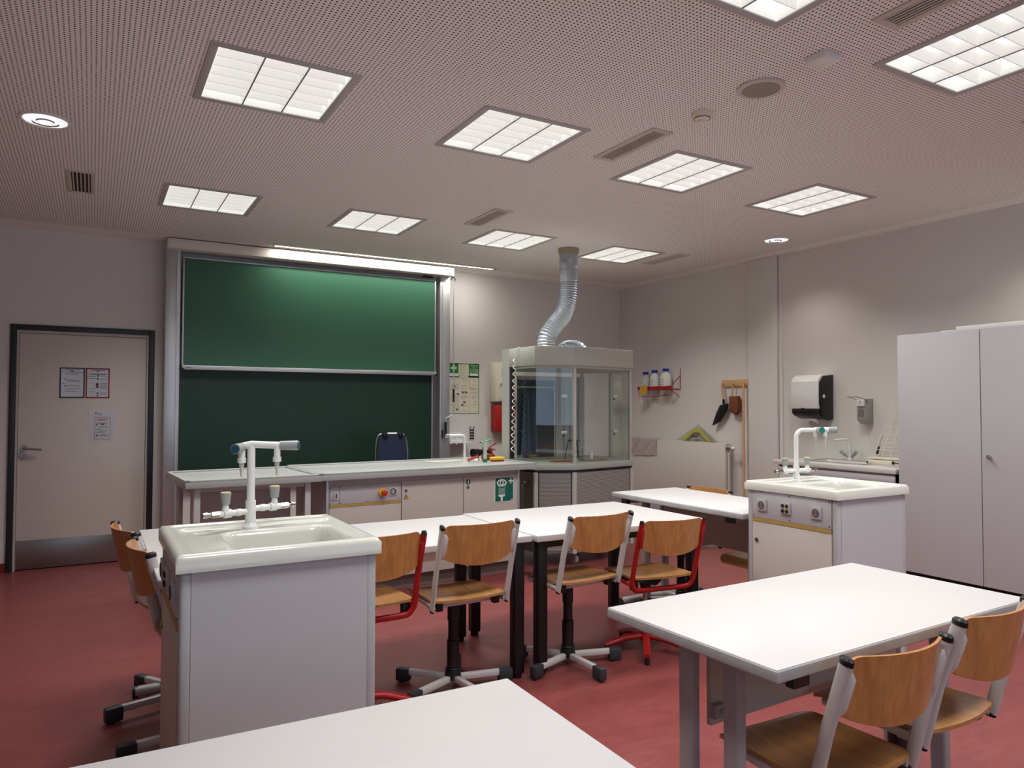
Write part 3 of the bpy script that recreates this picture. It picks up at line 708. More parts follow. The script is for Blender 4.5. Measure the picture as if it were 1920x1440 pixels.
# ------------------------------------------------------------------ teaching bench (turned by a few degrees)
BR = math.radians(3.4)
def bench():
    # left side table; local origin at its front left corner
    t = thing('side_table', 'grey topped side table at the left end of the teaching bench', 'table', (.512, 4.965, 0), BR)
    Wd, Dp = .875, .80
    m = MB(); m.box(0, Wd, 0, Dp, .848, .888, .002)
    m.box(0, Wd, 0, .028, .886, .9, .004); m.box(0, Wd, Dp-.03, Dp, .886, .9, .004); m.box(0, .03, 0, Dp, .886, .9, .004); m.box(Wd-.03, Wd, 0, Dp, .886, .9, .004)
    m.build('tabletop', mat('grey_stoneware', (168, 170, 166), .3, noise=.02), t, False)
    for (a, b) in ((.06, .06), (Wd-.10, .06), (.06, Dp-.10), (Wd-.10, Dp-.10)):
        m = MB(); m.box(a, a+.04, b, b+.04, 0, .848, .003); m.build('leg', M_CHAIRG, t, False)
    MB().box(.10, Wd-.10, .40, .42, .1, .83, .002).build('modesty_panel', M_LAMW, t, False)
    m = MB(); m.box(.06, .10, .10, Dp-.1, .80, .848); m.box(Wd-.10, Wd-.06, .10, Dp-.1, .80, .848); m.box(.10, Wd-.1, .07, .09, .815, .848); build_each(m, 'frame_rail', M_LAMW, t, False)
    # main bench: worktop and cabinet body are separate things
    L, D = 1.83, .87
    bx, by = 1.392, 5.042
    w = thing('bench_worktop', 'long grey worktop of the teaching bench with a sink, below the chalkboard', 'worktop', (bx, by, .848), BR)
    m = MB(); m.box(0, L, 0, .60, 0, .04, .002); m.box(0, 1.15, .6, D, 0, .04); m.box(1.75, L, .6, D, 0, .04); m.box(1.15, 1.75, .82, D, 0, .04)
    m.box(0, L, 0, .028, .038, .052, .004); m.box(0, L, D-.03, D, .038, .052, .004); m.box(0, .02, 0, D, .038, .052, .004); m.box(L-.02, L, 0, D, .038, .052, .004)
    m.build('slab', MATS['grey_stoneware'], w, False)
    def basin(u, v):
        e = min(u, 1-u, v, 1-v); d = min(1, max(0, (e-.02)/.12)); d = d*d*(3-2*d)
        return (1.15+u*.6, .6+v*.22, .042-.12*d)
    MB().sheet(basin, 26, 20).build('sink_basin', M_CERAM, w, False)
    c = thing('bench_cabinet', 'grey cabinet body under the teaching bench with doors and service panel', 'cabinet', (bx, by, 0), BR)
    x0, x1 = .055, 1.70; y0, y1 = .07, .78
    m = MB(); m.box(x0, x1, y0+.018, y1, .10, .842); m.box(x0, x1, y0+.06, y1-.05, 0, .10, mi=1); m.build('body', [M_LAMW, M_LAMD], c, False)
    m = MB(); m.box(x0-.002, x0+.02, y0, y0+.02, .0, .846, .003); m.box(x1-.02, x1+.002, y0, y0+.02, .0, .846, .003); build_each(m, 'edge_profile', M_ALU, c, False)
    d1, d2, d3, d4 = x0+.022, .632, 1.166, x1-.022
    p = MB(); p.box(d1, d2-.004, y0, y0+.018, .668, .795, .001); p = p.build('service_panel', M_LAM, c, False)
    m = MB(); m.box(d1, d2-.004, y0-.002, y0+.014, .647, .667); m.build('wood_strip', M_PLYE, c, False)
    MB().box(d1, d2-.004, y0, y0+.018, .105, .645, .001).build('door', M_LAMW, c, False)
    dd = MB().box(d2+.004, d3-.003, y0, y0+.018, .105, .805, .001).build('door', M_LAMW, c, False)
    de = MB().box(d3+.003, d4-.0, y0, y0+.018, .105, .805, .001).build('door', M_LAMW, c, False)
    m = MB()
    for x_ in (d1+.008, d1+.066, d1+.082, .36, d2-.015):
        for z_ in (.676, .787): m.cyl((x_, y0-.001, z_), (x_, y0+.002, z_), .0035, seg=8)
    m.box(d1+.074, d1+.0755, y0-.001, y0+.001, .669, .794); m.build('screw', M_INK, p, False)
    m = MB(); m.box(d1+.008, d1+.062, y0-.006, y0, .70, .762, .002); m.build('switch_plate', M_LAM, p, False)
    m = MB()
    for z_ in (.715, .732, .748): m.cyl((d1+.026, y0-.008, z_), (d1+.026, y0-.005, z_), .004, seg=8)
    m.box(d1+.044, d1+.051, y0-.008, y0-.005, .715, .748); m.build('switch', M_INK, p, False)
    m = MB(); m.cyl((.475, y0, .735), (.475, y0-.022, .735), .030, seg=24); m.build('emergency_base', M_YELDOT, p, False)
    m = MB(); m.lathe([(.012, 0), (.014, -.02), (.022, -.024), (.022, -.038), (.014, -.044), (.001, -.045)], (.475, y0-.018, .735), 24, axis='y'); m.build('emergency_button', M_REDDOT, p, False)
    m = MB(); m.box(.53, .592, y0-.007, y0, .705, .767, .002); m.build('socket_plate', M_LAM, p, False)
    m = MB(); m.tube(arc((.561, y0-.008, .736), .02, 0, 2*PI, 20, 'xz')[:-1], .0035, 6, closed=True); m.cyl((.553, y0-.009, .736), (.553, y0-.006, .736), .003, seg=8); m.cyl((.569, y0-.009, .736), (.569, y0-.006, .736), .003, seg=8); m.build('socket', M_INK, p, False)
    def lock(x, z, par):
        m = MB(); m.cyl((x, y0-.006, z), (x, y0, z), .011, seg=16); m.box(x-.0015, x+.0015, y0-.008, y0-.005, z-.006, z+.006); m.build('lock', M_STEEL, par, False)
    lock(.668, .735, dd); lock(1.205, .728, de)
    m = MB(); m.prism([(.648, .672), (.690, .672), (.669, .708)], y0-.002, y0, 'y'); m.build('warning_border', M_INK, dd, False)
    m = MB(); m.prism([(.654, .675), (.684, .675), (.669, .702)], y0-.003, y0-.001, 'y'); m.build('warning_triangle', M_YELDOT, dd, False)
    m = MB(); m.prism([(.667, .698), (.673, .698), (.670, .689), (.675, .689), (.667, .677), (.669, .686), (.664, .686)], y0-.004, y0-.002, 'y'); m.build('warning_bolt', M_INK, dd, False)
    m = MB(); m.cyl((1.208, y0, .768), (1.208, y0-.002, .768), .021, seg=24); m.build('round_sticker', mat('sticker_green', (20, 96, 68), .5), de, False)
    m = MB(); m.cyl((1.208, y0-.001, .776), (1.208, y0-.003, .776), .005, seg=10); m.box(1.204, 1.212, y0-.003, y0-.001, .756, .772); m.build('sticker_figure', M_SIGNW, de, False)
    # eye wash sign on the right door
    a, b, z0, z1 = 1.455, 1.640, .588, .792
    g = thing('eye_wash_sign', 'teal eye wash safety sign stuck on the right cabinet door', 'sign', (bx, by, 0), BR); g_y = y0
    MB().box(a, b, g_y-.0025, g_y, z0, z1).build('white_rim', M_SIGNW, g, False)
    MB().box(a+.006, b-.006, g_y-.0035, g_y-.002, z0+.006, z1-.006).build('teal_ground', M_TEAL, g, False)
    m = MB(); q, p_ = g_y-.005, g_y-.003; cx, cz = a+.067, z1-.047
    n = 24
    outer = [(cx+.048*math.cos(t_)*(1), cz+.031*math.sin(t_)*abs(math.sin(t_))**.35) for t_ in [2*PI*k/n for k in range(n)]]
    inner = [(cx+.036*math.cos(t_), cz+.021*math.sin(t_)*abs(math.sin(t_))**.35) for t_ in [2*PI*k/n for k in range(n)]]
    for k in range(n):
        k2 = (k+1) % n
        m.prism([outer[k], outer[k2], inner[k2], inner[k]], q, p_, 'y')
    m.tube(arc((cx, q+.001, cz), .0155, 0, 2*PI, 22, 'xz')[:-1], .0045, 6, closed=True)
    pc, pz = b-.030, z1-.036
    m.box(pc-.0055, pc+.0055, q, p_, pz-.022, pz+.022); m.box(pc-.021, pc+.021, q, p_, pz-.0055, pz+.0055)
    for i in range(7):
        for j in range(7): m.box(cx-.028+i*.009, cx-.024+i*.009, q, p_, z0+.064+j*.0075, z0+.068+j*.0075)
    for sx_ in (-1, 1):
        for k in range(6):
            xx = cx+sx_*(.024+.0035*k)+(.006 if k % 2 else 0); zz = z0+.115+.0055*k
            m.box(xx-.002, xx+.002, q, p_, zz, zz+.0035)
    m.prism([(cx-.033, z0+.060), (cx+.033, z0+.060), (cx+.028, z0+.046), (cx+.010, z0+.042), (cx+.008, z0+.006), (cx-.008, z0+.006), (cx-.010, z0+.042), (cx-.028, z0+.046)], q, p_, 'y')
    m.box(b-.032, b-.010, q, p_, z0+.013, z0+.018)
    m.build('white_pictogram', M_SIGNW, g, False)
    return w
WORK = bench()
def bpt(x, y, z): # bench local -> world
    c, s_ = math.cos(BR), math.sin(BR); return (1.392+x*c-y*s_, 5.042+x*s_+y*c, z)
# bench tap
def bench_tap():
    b = bpt(1.42, .50, .888)
    t = thing('bench_tap', 'white curved laboratory tap standing on the teaching bench', 'tap', b)
    x, y, z = b
    m = MB(); m.cyl((x, y, z), (x, y, z+.012), .03, seg=24); m.cyl((x, y, z+.01), (x, y, z+.03), .018, seg=20)
    m.tube([(x, y, z+.02), (x, y, z+.20)]+[(x-.03+.03*math.cos(a), y, z+.20+.03*math.sin(a)) for a in (.4, .8, 1.2, 1.57)]+[(x-.15, y, z+.23)], .011, 12); m.build('spout', M_TAPW, t)
    m = MB(); m.cyl((x-.15, y, z+.23), (x-.175, y, z+.23), .017, seg=16); m.build('handwheel', M_TAPG, t)
    for dx in (-.13, -.075):
        m = MB(); m.cyl((x+dx, y, z+.225), (x+dx, y, z+.19), .009); m.cyl((x+dx, y, z+.19), (x+dx, y, z+.155), .006, .0035); m.build('nozzle', M_TAPW, t)
bench_tap()
def pump_bottle():
    b = bpt(1.565, .40, .888); x, y, z = b
    t = thing('measuring_bottle', 'clear upright container with slanted green lid and green foot on the bench', 'container', b)
    MB().cyl((x, y, z), (x, y, z+.03), .019, seg=20).build('foot', M_GREEND, t)
    MB().lathe([(.015, .03), (.015, .12), (.02, .135), (.034, .175), (.001, .175)], (x, y, z)).build('body', M_MILK, t)
    m = MB(); m.tube([(x-.045, y, z+.17), (x+.045, y, z+.195)], .007, 12, rx=.02, up=(0, 0, 1)); m.build('lid', M_GREEND, t)
    m = MB(); m.tube([(x-.024, y, z+.13), (x-.024, y, z+.07)], .003, 8); m.build('stem', M_BLACK, t)
pump_bottle()
b = bpt(1.71, .43, .888); x, y, z = b
o = MB().box(x-.055, x+.055, y-.02, y+.03, z, z+.013, .002).build('red_tray', M_REDB); tag(o, 'flat red tray under the yellow sponge on the bench', 'tray'); setmesh_origin(o, b)
o = MB().box(x-.062, x+.062, y-.025, y+.035, z+.0135, z+.038, .006, 3).build('yellow_sponge', M_YEL); tag(o, 'yellow sponge lying at the right end of the teaching bench', 'sponge'); setmesh_origin(o, (x, y, z+.0135))
b = bpt(1.695, .58, .888); x, y, z = b
o = MB().box(x-.042, x+.042, y-.03, y+.03, z+.0, z+.055, .004).build('brown_sponge', M_BROWN); tag(o, 'brown sponge block behind the yellow sponge on the bench', 'sponge'); setmesh_origin(o, b)
b = bpt(1.50, .52, .888); x, y, z = b
t = thing('red_hand_tool', 'red handled tool lying on the bench beside the slanted green lid', 'tool', b)
MB().tube([(x-.045, y-.02, z+.012), (x-.02, y-.02, z+.025), (x+.055, y-.02, z+.045)], [.01, .012, .01], 10, rx=[.016]*3, up=(0, 0, 1)).build('grip', M_RED, t)
m = MB(); m.tube(smooth_path([(x+.0, y-.01, z+.035), (x+.03, y-.01, z+.06), (x+.07, y-.01, z+.06)], 5), .004, 8); m.tube([(x+.05, y-.01, z+.05), (x+.07, y-.01, z+.01)], .004, 8); m.build('strap', M_BLACK, t)

# ------------------------------------------------------------------ fume cupboard
def fume():
    t = thing('fume_cupboard', 'glazed mobile fume cupboard with grey canopy and perforated base', 'fume cupboard', (3.85, 5.6, 0))
    P = [(3.25, 5.79), (3.27, 5.27), (3.575, 5.12), (4.32, 5.25), (4.46, 5.74), (4.30, 6.02), (3.45, 6.02)]
    def inset(d):
        c = Vector((3.86, 5.6)); return [tuple(Vector(p)+(c-Vector(p)).normalized()*d) for p in P]
    def ring(mb, out, inn, z0, z1, idx=None, mi=0):
        n = len(out)
        for k in (idx if idx is not None else range(n)):
            k2 = (k+1) % n; mb.prism([out[k], out[k2], inn[k2], inn[k]], z0, z1, 'z', mi=mi)
    m = MB(); m.prism(inset(-.004), 1.722, 1.886, 'z', bev=.003); m.build('canopy', M_HOOD, t)
    m = MB(); m.prism(inset(.01), 1.700, 1.722, 'z'); m.build('canopy_seal', M_HOODG, t)
    m = MB(); m.prism(inset(-.004), .825, .878, 'z', bev=.003); m.build('work_surface', M_HOODG, t)
    m = MB(); m.prism(inset(.008), .805, .825, 'z'); m.build('black_seal', M_BLACK, t)
    m = MB(); m.prism(inset(.03), .115, .135, 'z'); m.build('floor_plate', M_GREYP, t)
    # lower body posts and perforated sheets
    Q = inset(.015); R_ = inset(.028)
    for k in range(7):
        k2 = (k+1) % 7; a, b = Vector(Q[k]), Vector(Q[k2]); d = (b-a)
        ang = math.atan2(d.y, d.x); ln = d.length
        s_ = MB(); s_.box(.03, ln-.03, -.002, .006, .135, .80)
        o = s_.build('perforated_panel' if k not in (0,) else 'side_panel', M_PERF if k not in (0, 6) else M_STEEL, None)
        o.parent = t; o.location = Vector((a.x, a.y, 0))-Vector(t.location); o.rotation_euler = (0, 0, ang)
        m = MB(); m.cyl((a.x, a.y, .115), (a.x, a.y, .805), .022, seg=6); m.build('base_post', M_HOOD, t)
    m = MB()
    G = inset(.018); Gi = inset(.024)
    ring(m, G, Gi, .878, 1.70, idx=(0, 1, 2, 3))
    m.build('glass', M_GLASS, t)
    for k, w_ in ((2, .014), (3, .012), (4, .012), (5, .012), (6, .012)):
        a = inset(.026)[k]; m = MB(); m.box(a[0]-w_, a[0]+w_, a[1]-w_, a[1]+w_, .878, 1.70, .003); m.build('corner_post', M_HOOD, t)
    # broad left post with the coiled cable
    m = MB(); m.prism([(3.245, 5.80), (3.248, 5.68), (3.27, 5.68), (3.27, 5.80)], .10, 1.886, 'z'); m.build('rear_post', M_HOOD, t)
    m = MB(); m.prism([(3.255, 5.67), (3.262, 5.62), (3.272, 5.62), (3.267, 5.67)], .9, 1.74, 'z'); m.build('cable_duct', M_DARK, t)
    pts = []; n = 240
    for i in range(n+1):
        s_ = i/n; zz = 1.86-.90*s_; r = .014 if s_ > .06 else .002; a = s_*2*PI*15
        pts.append((3.232-.015*s_+r*math.cos(a), 5.545+.01*s_+r*math.sin(a)*.7, zz))
    m = MB(); m.tube([(3.26, 5.5, 1.888), (3.245, 5.52, 1.885)]+pts, .0042, 6); m.build('coiled_cable', M_TAPW, t)
    m = MB(); m.cyl((3.262, 5.40, .70), (3.232, 5.40, .70), .022, seg=20); m.cyl((3.235, 5.40, .70), (3.215, 5.375, .695), .008); m.build('hose_rosette', M_CHROME, t)
    m = MB(); m.tube(smooth_path([(3.215, 5.375, .695), (3.21, 5.37, .66), (3.21, 5.372, .4), (3.225, 5.38, .14)], 5), .005, 8); m.build('side_hose', M_STEEL, t)
    # rear: dark glossy sash and pale panel
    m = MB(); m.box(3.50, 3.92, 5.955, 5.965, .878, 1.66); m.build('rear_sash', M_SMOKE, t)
    m = MB(); m.box(3.935, 4.28, 5.955, 5.965, .878, 1.66); m.build('rear_panel', M_LAM, t)
    m = MB()
    for x_ in (3.925, 4.03, 4.10, 4.20): m.box(x_, x_+.018, 5.94, 5.955, .88, 1.66)
    m.box(3.50, 3.94, 5.935, 5.95, 1.62, 1.66); m.box(3.50, 3.94, 5.935, 5.95, 1.545, 1.56); m.build('sash_bar', M_GREYP, t)
    m = MB()
    for z_ in (1.14, 1.46): m.cyl((3.60, 5.28, z_), (3.555, 5.28, z_), .014); m.cyl((4.22, 5.36, z_), (4.175, 5.36, z_), .014)
    build_each(m, 'service_nozzle', M_TAPW, t)
    m = MB()
    for z_ in (1.115, 1.435): m.cyl((3.57, 5.28, z_-.008), (3.57, 5.28, z_+.008), .008, seg=8); m.cyl((4.19, 5.36, z_-.008), (4.19, 5.36, z_+.008), .008, seg=8)
    build_each(m, 'nozzle_tip', M_BLACK, t)
    for (cx_, cy_) in ((3.40, 5.36), (3.66, 5.25), (4.25, 5.36), (4.33, 5.8), (3.42, 5.85)):
        m = MB(); m.cyl((cx_-.012, cy_, .043), (cx_+.02, cy_, .043), .043, seg=24); c = m.build('caster', M_GREYP, t)
        m = MB(); m.tube([(cx_+.03, cy_-.005, .095), (cx_+.05, cy_+.0, .06), (cx_+.035, cy_, .04)], .010, 8); m.cyl((cx_+.02, cy_, .08), (cx_+.02, cy_, .115), .012); m.build('caster_bracket', M_BLACK, c)
fume()
def in_hood():
    # sheet imitating a coat reflection, then stand, bottle and mats inside the cupboard
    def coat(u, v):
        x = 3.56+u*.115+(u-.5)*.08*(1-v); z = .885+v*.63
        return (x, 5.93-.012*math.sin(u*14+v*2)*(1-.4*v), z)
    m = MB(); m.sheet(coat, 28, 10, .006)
    o = m.build('blue_coat_reflection', mat('steel_blue_reflection', (76, 88, 108), .9, noise=.1, nscale=20)); tag(o, 'dim blue coat reflection modelled as cloth behind the fume cupboard glass', 'coat reflection'); setmesh_origin(o, (3.62, 5.93, .885))  # added cloth stands in for a reflection in the rear pane
    m = MB()
    for k in range(3):
        a = 2*PI*k/3+.5; m.tube([(3.80+.05*math.cos(a), 5.45+.05*math.sin(a), 1.06), (3.80+.085*math.cos(a), 5.45+.085*math.sin(a), .886)], .004, 8)
    m.tube(arc((3.80, 5.45, 1.06), .052, 0, 2*PI, 20, 'xy')[:-1], .004, 8, closed=True)
    o = m.build('tripod_stand', M_BLACKM); tag(o, 'thin black laboratory tripod inside the fume cupboard', 'tripod'); setmesh_origin(o, (3.80, 5.45, .881))
    o = MB().lathe([(.016, 0), (.017, .05), (.010, .062), (.009, .075), (.001, .076)], (4.07, 5.55, .881)).build('small_white_bottle', M_TAPW); tag(o, 'small white bottle standing inside the fume cupboard', 'bottle'); setmesh_origin(o, (4.07, 5.55, .881))
    o = MB().prism(rrect(3.52, 3.74, 5.30, 5.44, .03), .8795, .884, 'z').build('red_mat', M_REDMAT); tag(o, 'left red mat lying on the fume cupboard surface', 'mat', 'red mats in the fume cupboard'); setmesh_origin(o, (3.63, 5.37, .8795))
    o = MB().prism(rrect(3.80, 4.10, 5.32, 5.40, .02), .8795, .884, 'z').build('red_mat', M_REDMAT); tag(o, 'right red mat lying on the fume cupboard surface before the tripod', 'mat', 'red mats in the fume cupboard'); setmesh_origin(o, (3.95, 5.36, .8795))
    t = thing('gas_burner', 'slim metal burner beside the tripod in the fume cupboard', 'burner', (3.83, 5.36, .885))
    MB().cyl((3.83, 5.36, .885), (3.83, 5.36, .90), .02).build('foot', M_STEEL, t); MB().cyl((3.83, 5.36, .9), (3.83, 5.36, .99), .006).build('tube', M_CHROME, t)
in_hood()
def ducts():
    t = thing('exhaust_duct', 'silver exhaust duct running from the ceiling to the fume cupboard', 'duct', (3.86, 5.62, 1.886))
    x, y = 3.858, 5.62
    m = MB(); m.lathe([(.088, 2.849), (.088, 2.80), (.086, 2.80), (.086, 2.755), (.089, 2.75), (.089, 2.735), (.086, 2.73), (.086, 2.665), (.088, 2.66), (.088, 2.65), (.083, 2.648), (.082, 2.54), (.001, 2.54)], (x, y, 0), 36); m.build('rigid_pipe', M_DUCT, t)
    m = MB(); m.lathe([(.095, 2.849), (.1, 2.83), (.093, 2.81), (.089, 2.79)], (x, y, 0), 36); m.build('ceiling_collar', mat('sealing_foam', (150, 140, 118), .9, noise=.15), t)
    def flex(path, r0, n, name):
        P_ = smooth_path(path, 40); L_ = [0]
        for i in range(1, len(P_)): L_.append(L_[-1]+(P_[i]-P_[i-1]).length)
        tot = L_[-1]; pts = []; rr = []; N_ = n*4
        j = 0
        for i in range(N_+1):
            s_ = tot*i/N_
            while j < len(L_)-2 and L_[j+1] < s_: j += 1
            q = (s_-L_[j])/max(1e-9, L_[j+1]-L_[j]); pts.append(P_[j].lerp(P_[j+1], min(1, q)))
            rr.append(r0+.0055*math.cos(2*PI*i/4))
        MB().tube(pts, rr, 28).build(name, M_DUCT, t, angle=60)
    flex([(x, y, 2.56), (x, y, 2.46), (x-.01, y, 2.36), (x-.06, y, 2.23), (x-.155, y, 2.12), (x-.235, y, 2.02), (x-.25, y, 1.93), (x-.235, y, 1.88)], .079, 34, 'flexible_hose')
    flex([(3.83, 5.68, 1.86), (3.86, 5.70, 1.92), (3.95, 5.72, 1.945), (4.05, 5.72, 1.93), (4.10, 5.72, 1.86)], .055, 16, 'short_hose')
ducts()

# ------------------------------------------------------------------ islands
IS = .592
def island(x0, y0, label, tap, group='sink islands'):
    t = thing('sink_island', label, 'sink island', (x0, y0, 0), 0, group)
    W_ = False; g = .010
    # ceramic top (height field)
    n = 64
    def ss(a): a = max(0, min(1, a)); return a*a*(3-2*a)
    def rr(px, py, ax, bx, ay, by, r):
        dx = max(ax+r-px, 0, px-(bx-r)); dy = max(ay+r-py, 0, py-(by-r)); return r-math.hypot(dx, dy) if (dx or dy) else r+min(px-ax-r, bx-r-px, py-ay-r, by-r-py)
    def hf(u, v):
        x, y = u*IS, v*IS; z = .958
        e = min(x, IS-x, y, IS-y)
        z += -.008*(1-ss(e/.012))
        z += .004*ss((e-.0)/.012)*(1-ss((e-.028)/.008))
        d = rr(x, y, .045, .565, .045, .50, .03); z -= .006*ss(d/.012)
        d = rr(x, y, .165, .53, .075, .40, .06); z -= .13*ss(d/.045)
        d = rr(x, y, .09, .15, .10, .47, .02); z -= .003*ss(d/.01)
        return (x, y, z)
    m = MB()
    V = [[m.bm.verts.new(hf(i/n, j/n)) for j in range(n+1)] for i in range(n+1)]
    for i in range(n):
        for j in range(n): m.bm.faces.new((V[i][j], V[i+1][j], V[i+1][j+1], V[i][j+1]))
    brd = [V[i][0] for i in range(n)]+[V[n][j] for j in range(n)]+[V[n-i][n] for i in range(n)]+[V[0][n-j] for j in range(n)]
    low = [m.bm.verts.new((v.co.x, v.co.y, .912)) for v in brd]
    for k in range(len(brd)):
        k2 = (k+1) % len(brd); m.bm.faces.new((brd[k2], brd[k], low[k], low[k2]))
    cx = IS/2; low2 = [m.bm.verts.new((cx+(v.co.x-cx)*.95, cx+(v.co.y-cx)*.95, .912)) for v in low]
    for k in range(len(brd)):
        k2 = (k+1) % len(brd); m.bm.faces.new((low[k2], low[k], low2[k], low2[k2]))
    top = m.build('basin_top', M_CERAM, t, W_, angle=70)
    m = MB(); m.lathe([(.001, 0), (.02, .0), (.02, .003), (.001, .003)], (.34, .24, .830), 20); m.build('drain', M_CHROME, top, W_)
    a, b = .012, IS-.012
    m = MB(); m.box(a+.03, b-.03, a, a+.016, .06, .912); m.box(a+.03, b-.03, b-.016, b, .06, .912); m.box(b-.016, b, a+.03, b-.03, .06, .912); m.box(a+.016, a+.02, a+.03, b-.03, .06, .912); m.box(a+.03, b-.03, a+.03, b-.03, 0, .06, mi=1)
    m.build('carcass', [M_LAM, M_LAMD], t, W_)
    for (cx_, cy_) in ((a, a), (b-.034, a), (a, b-.034), (b-.034, b-.034)):
        m = MB(); m.box(cx_, cx_+.034, cy_, cy_+.034, 0, .912, .010, 3); m.build('corner_profile', M_ALUD, t, W_)
    # service side faces -x
    p = MB(); p.box(a-.001, a+.016, a+.036, b-.036, .764, .908, .001); p = p.build('service_panel', M_LAM, t, W_)
    MB().box(a-.003, a+.014, a+.036, b-.036, .742, .763).build('wood_strip', M_PLYE, t, W_)
    d = MB().box(a-.001, a+.016, a+.036, b-.036, .06, .740, .001).build('door', M_LAMW, t, W_)
    m = MB(); m.cyl((a-.008, b-.065, .64), (a, b-.065, .64), .011, seg=16); m.build('lock', M_STEEL, d, W_)
    m = MB()
    for yy in (a+.045, IS/2, b-.045):
        for zz in (.775, .898): m.cyl((a-.003, yy, zz), (a, yy, zz), .0035, seg=8)
    m.build('screw', M_INK, p, W_)
    for yy in (.13, .475):
        s_ = MB(); s_.box(a-.012, a, yy-.032, yy+.032, .803, .868, .003); s_ = s_.build('socket', M_GREYP, p, W_)
        m = MB(); m.cyl((a-.0135, yy, .8355), (a-.011, yy, .8355), .021, seg=24); m.build('socket_recess', M_LAMD, s_, W_)
        m = MB(); m.cyl((a-.0145, yy-.009, .8355), (a-.013, yy-.009, .8355), .003, seg=8); m.cyl((a-.0145, yy+.009, .8355), (a-.013, yy+.009, .8355), .003, seg=8); m.tube(arc((a-.0135, yy, .8355), .0195, 0, 2*PI, 18, 'yz')[:-1], .0015, 6, closed=True); m.build('socket_contact', M_INK, s_, W_)
    yy = .318; s_ = MB(); s_.box(a-.012, a, yy-.032, yy+.032, .803, .868, .003); s_ = s_.build('low_voltage_socket', M_GREYP, p, W_)
    m = MB()
    for dy in (-.013, .013):
        for dz in (-.014, .014): m.cyl((a-.018, yy+dy, .8355+dz), (a-.011, yy+dy, .8355+dz), .0085, seg=12)
    m.build('black_jack', M_BLACK, s_, W_)
    m = MB(); m.box(a-.0135, a-.0115, yy-.005, yy+.005, .830, .841); m.build('yellow_mark', M_YELDOT, s_, W_)
    return t
I1 = (.205, 2.20); I2 = (3.182, 2.302)
island(*I1, 'sink island closest on the left with a white ceramic basin', None)
island(*I2, 'sink island on the right in front of the tall cabinet', None)
def knob(m, p0, p1, r): m.tube([p0, Vector(p0).lerp(Vector(p1), .15), p1], [r*.86, r*.9, r], 24)
def gas_arm(t, x, y, z, s_, h, shiny):
    # horizontal side arm with upright knob and coupling, pointing s_ along +-(dx,dy)
    dx, dy = s_
    m = MB(); m.cyl((x, y, z), (x+.11*dx, y+.11*dy, z), .0105, seg=16); m.cyl((x+.035*dx, y+.035*dy, z), (x+.05*dx, y+.05*dy, z), .0125, seg=16)
    m.tube([(x+.07*dx, y+.07*dy, z), (x+.095*dx, y+.095*dy, z)], .015, 16); m.cyl((x+.088*dx, y+.088*dy, z), (x+.088*dx, y+.088*dy, z+.035), .014, .009, seg=16); m.build('gas_arm', M_TAPW, t)
    kx, ky = x+.088*dx, y+.088*dy
    m = MB(); m.cyl((kx, ky, z+.032), (kx, ky, z+.07), .014, .0185, seg=20); k = m.build('gas_knob', M_TAPG, t)
    m = MB(); m.cyl((kx, ky, z+.07), (kx, ky, z+.073), .017, seg=20); m.build('knob_cap', M_YCAP, k)
    m = MB(); m.cyl((x+.11*dx, y+.11*dy, z), (x+.138*dx, y+.138*dy, z), .0125, seg=6); m.cyl((x+.138*dx, y+.138*dy, z), (x+.15*dx, y+.15*dy, z), .008); m.cyl((x+.15*dx, y+.15*dy, z), (x+.165*dx, y+.165*dy, z), .011, .009); m.build('coupling', M_CHROME, t)
def tap_t():
    x, y, z = .483, 2.655, .951
    t = thing('double_tap', 'white T-shaped laboratory tap with blue marked knobs on the left island', 'tap', (x, y, z))
    m = MB(); m.lathe([(.001, 0), (.028, 0), (.028, .006), (.024, .010), (.018, .018), (.018, .05), (.001, .05)], (x, y, z)); m.cyl((x, y, z+.03), (x, y, z+.095), .0175, seg=24); m.build('base', M_TAPW, t)
    MB().cyl((x, y, z+.03), (x, y, z+.290), .0135, seg=24).build('column', M_TAPW, t)
    m = MB(); dx, dy = .93, -.22; L_ = .13
    m.tube([(x-.035*dx, y-.035*dy-.0, z+.283), (x, y, z+.29), (x+.10*dx, y+.10*dy, z+.285)], .0125, 16); m.build('cross_arm', M_TAPW, t)
    # right outlet
    rx, ry = x+.095*dx, y+.095*dy
    m = MB(); knob(m, (x+.10*dx, y+.10*dy, z+.285), (x+.148*dx+.012, y+.148*dy-.012, z+.285), .0175); k = m.build('water_knob', M_TAPG, t)
    m = MB(); m.cyl((x+.148*dx+.012, y+.148*dy-.012, z+.285), (x+.151*dx+.0135, y+.151*dy-.0135, z+.285), .0145, seg=24); m.build('knob_cap', M_BLUEC, k)
    # left outlet, its knob faces the viewer
    lx, ly = x-.035, y-.02
    m = MB(); knob(m, (lx, ly, z+.282), (lx-.028, ly-.040, z+.278), .0175); k = m.build('water_knob', M_TAPG, t)
    m = MB(); m.cyl((lx-.028, ly-.040, z+.278), (lx-.030, ly-.043, z+.278), .0145, seg=24); m.build('knob_cap', M_BLUEC, k)
    for (ax, ay) in ((rx-.005, ry), (lx, ly)):
        m = MB(); m.cyl((ax, ay, z+.283), (ax, ay, z+.245), .0115, seg=16); m.cyl((ax, ay, z+.245), (ax, ay, z+.228), .0145, seg=8); m.build('outlet', M_TAPW, t)
        m = MB(); m.tube([(ax, ay, z+.228), (ax, ay, z+.215), (ax, ay, z+.214), (ax, ay, z+.2), (ax, ay, z+.199), (ax, ay, z+.180)], [.009, .008, .0065, .006, .005, .004], 12); m.build('hose_nozzle', M_MILK, t)
    gas_arm(t, x, y, z+.058, (-.97, -.25), 0, True); gas_arm(t, x, y, z+.066, (.97, .25), 0, True)
tap_t()
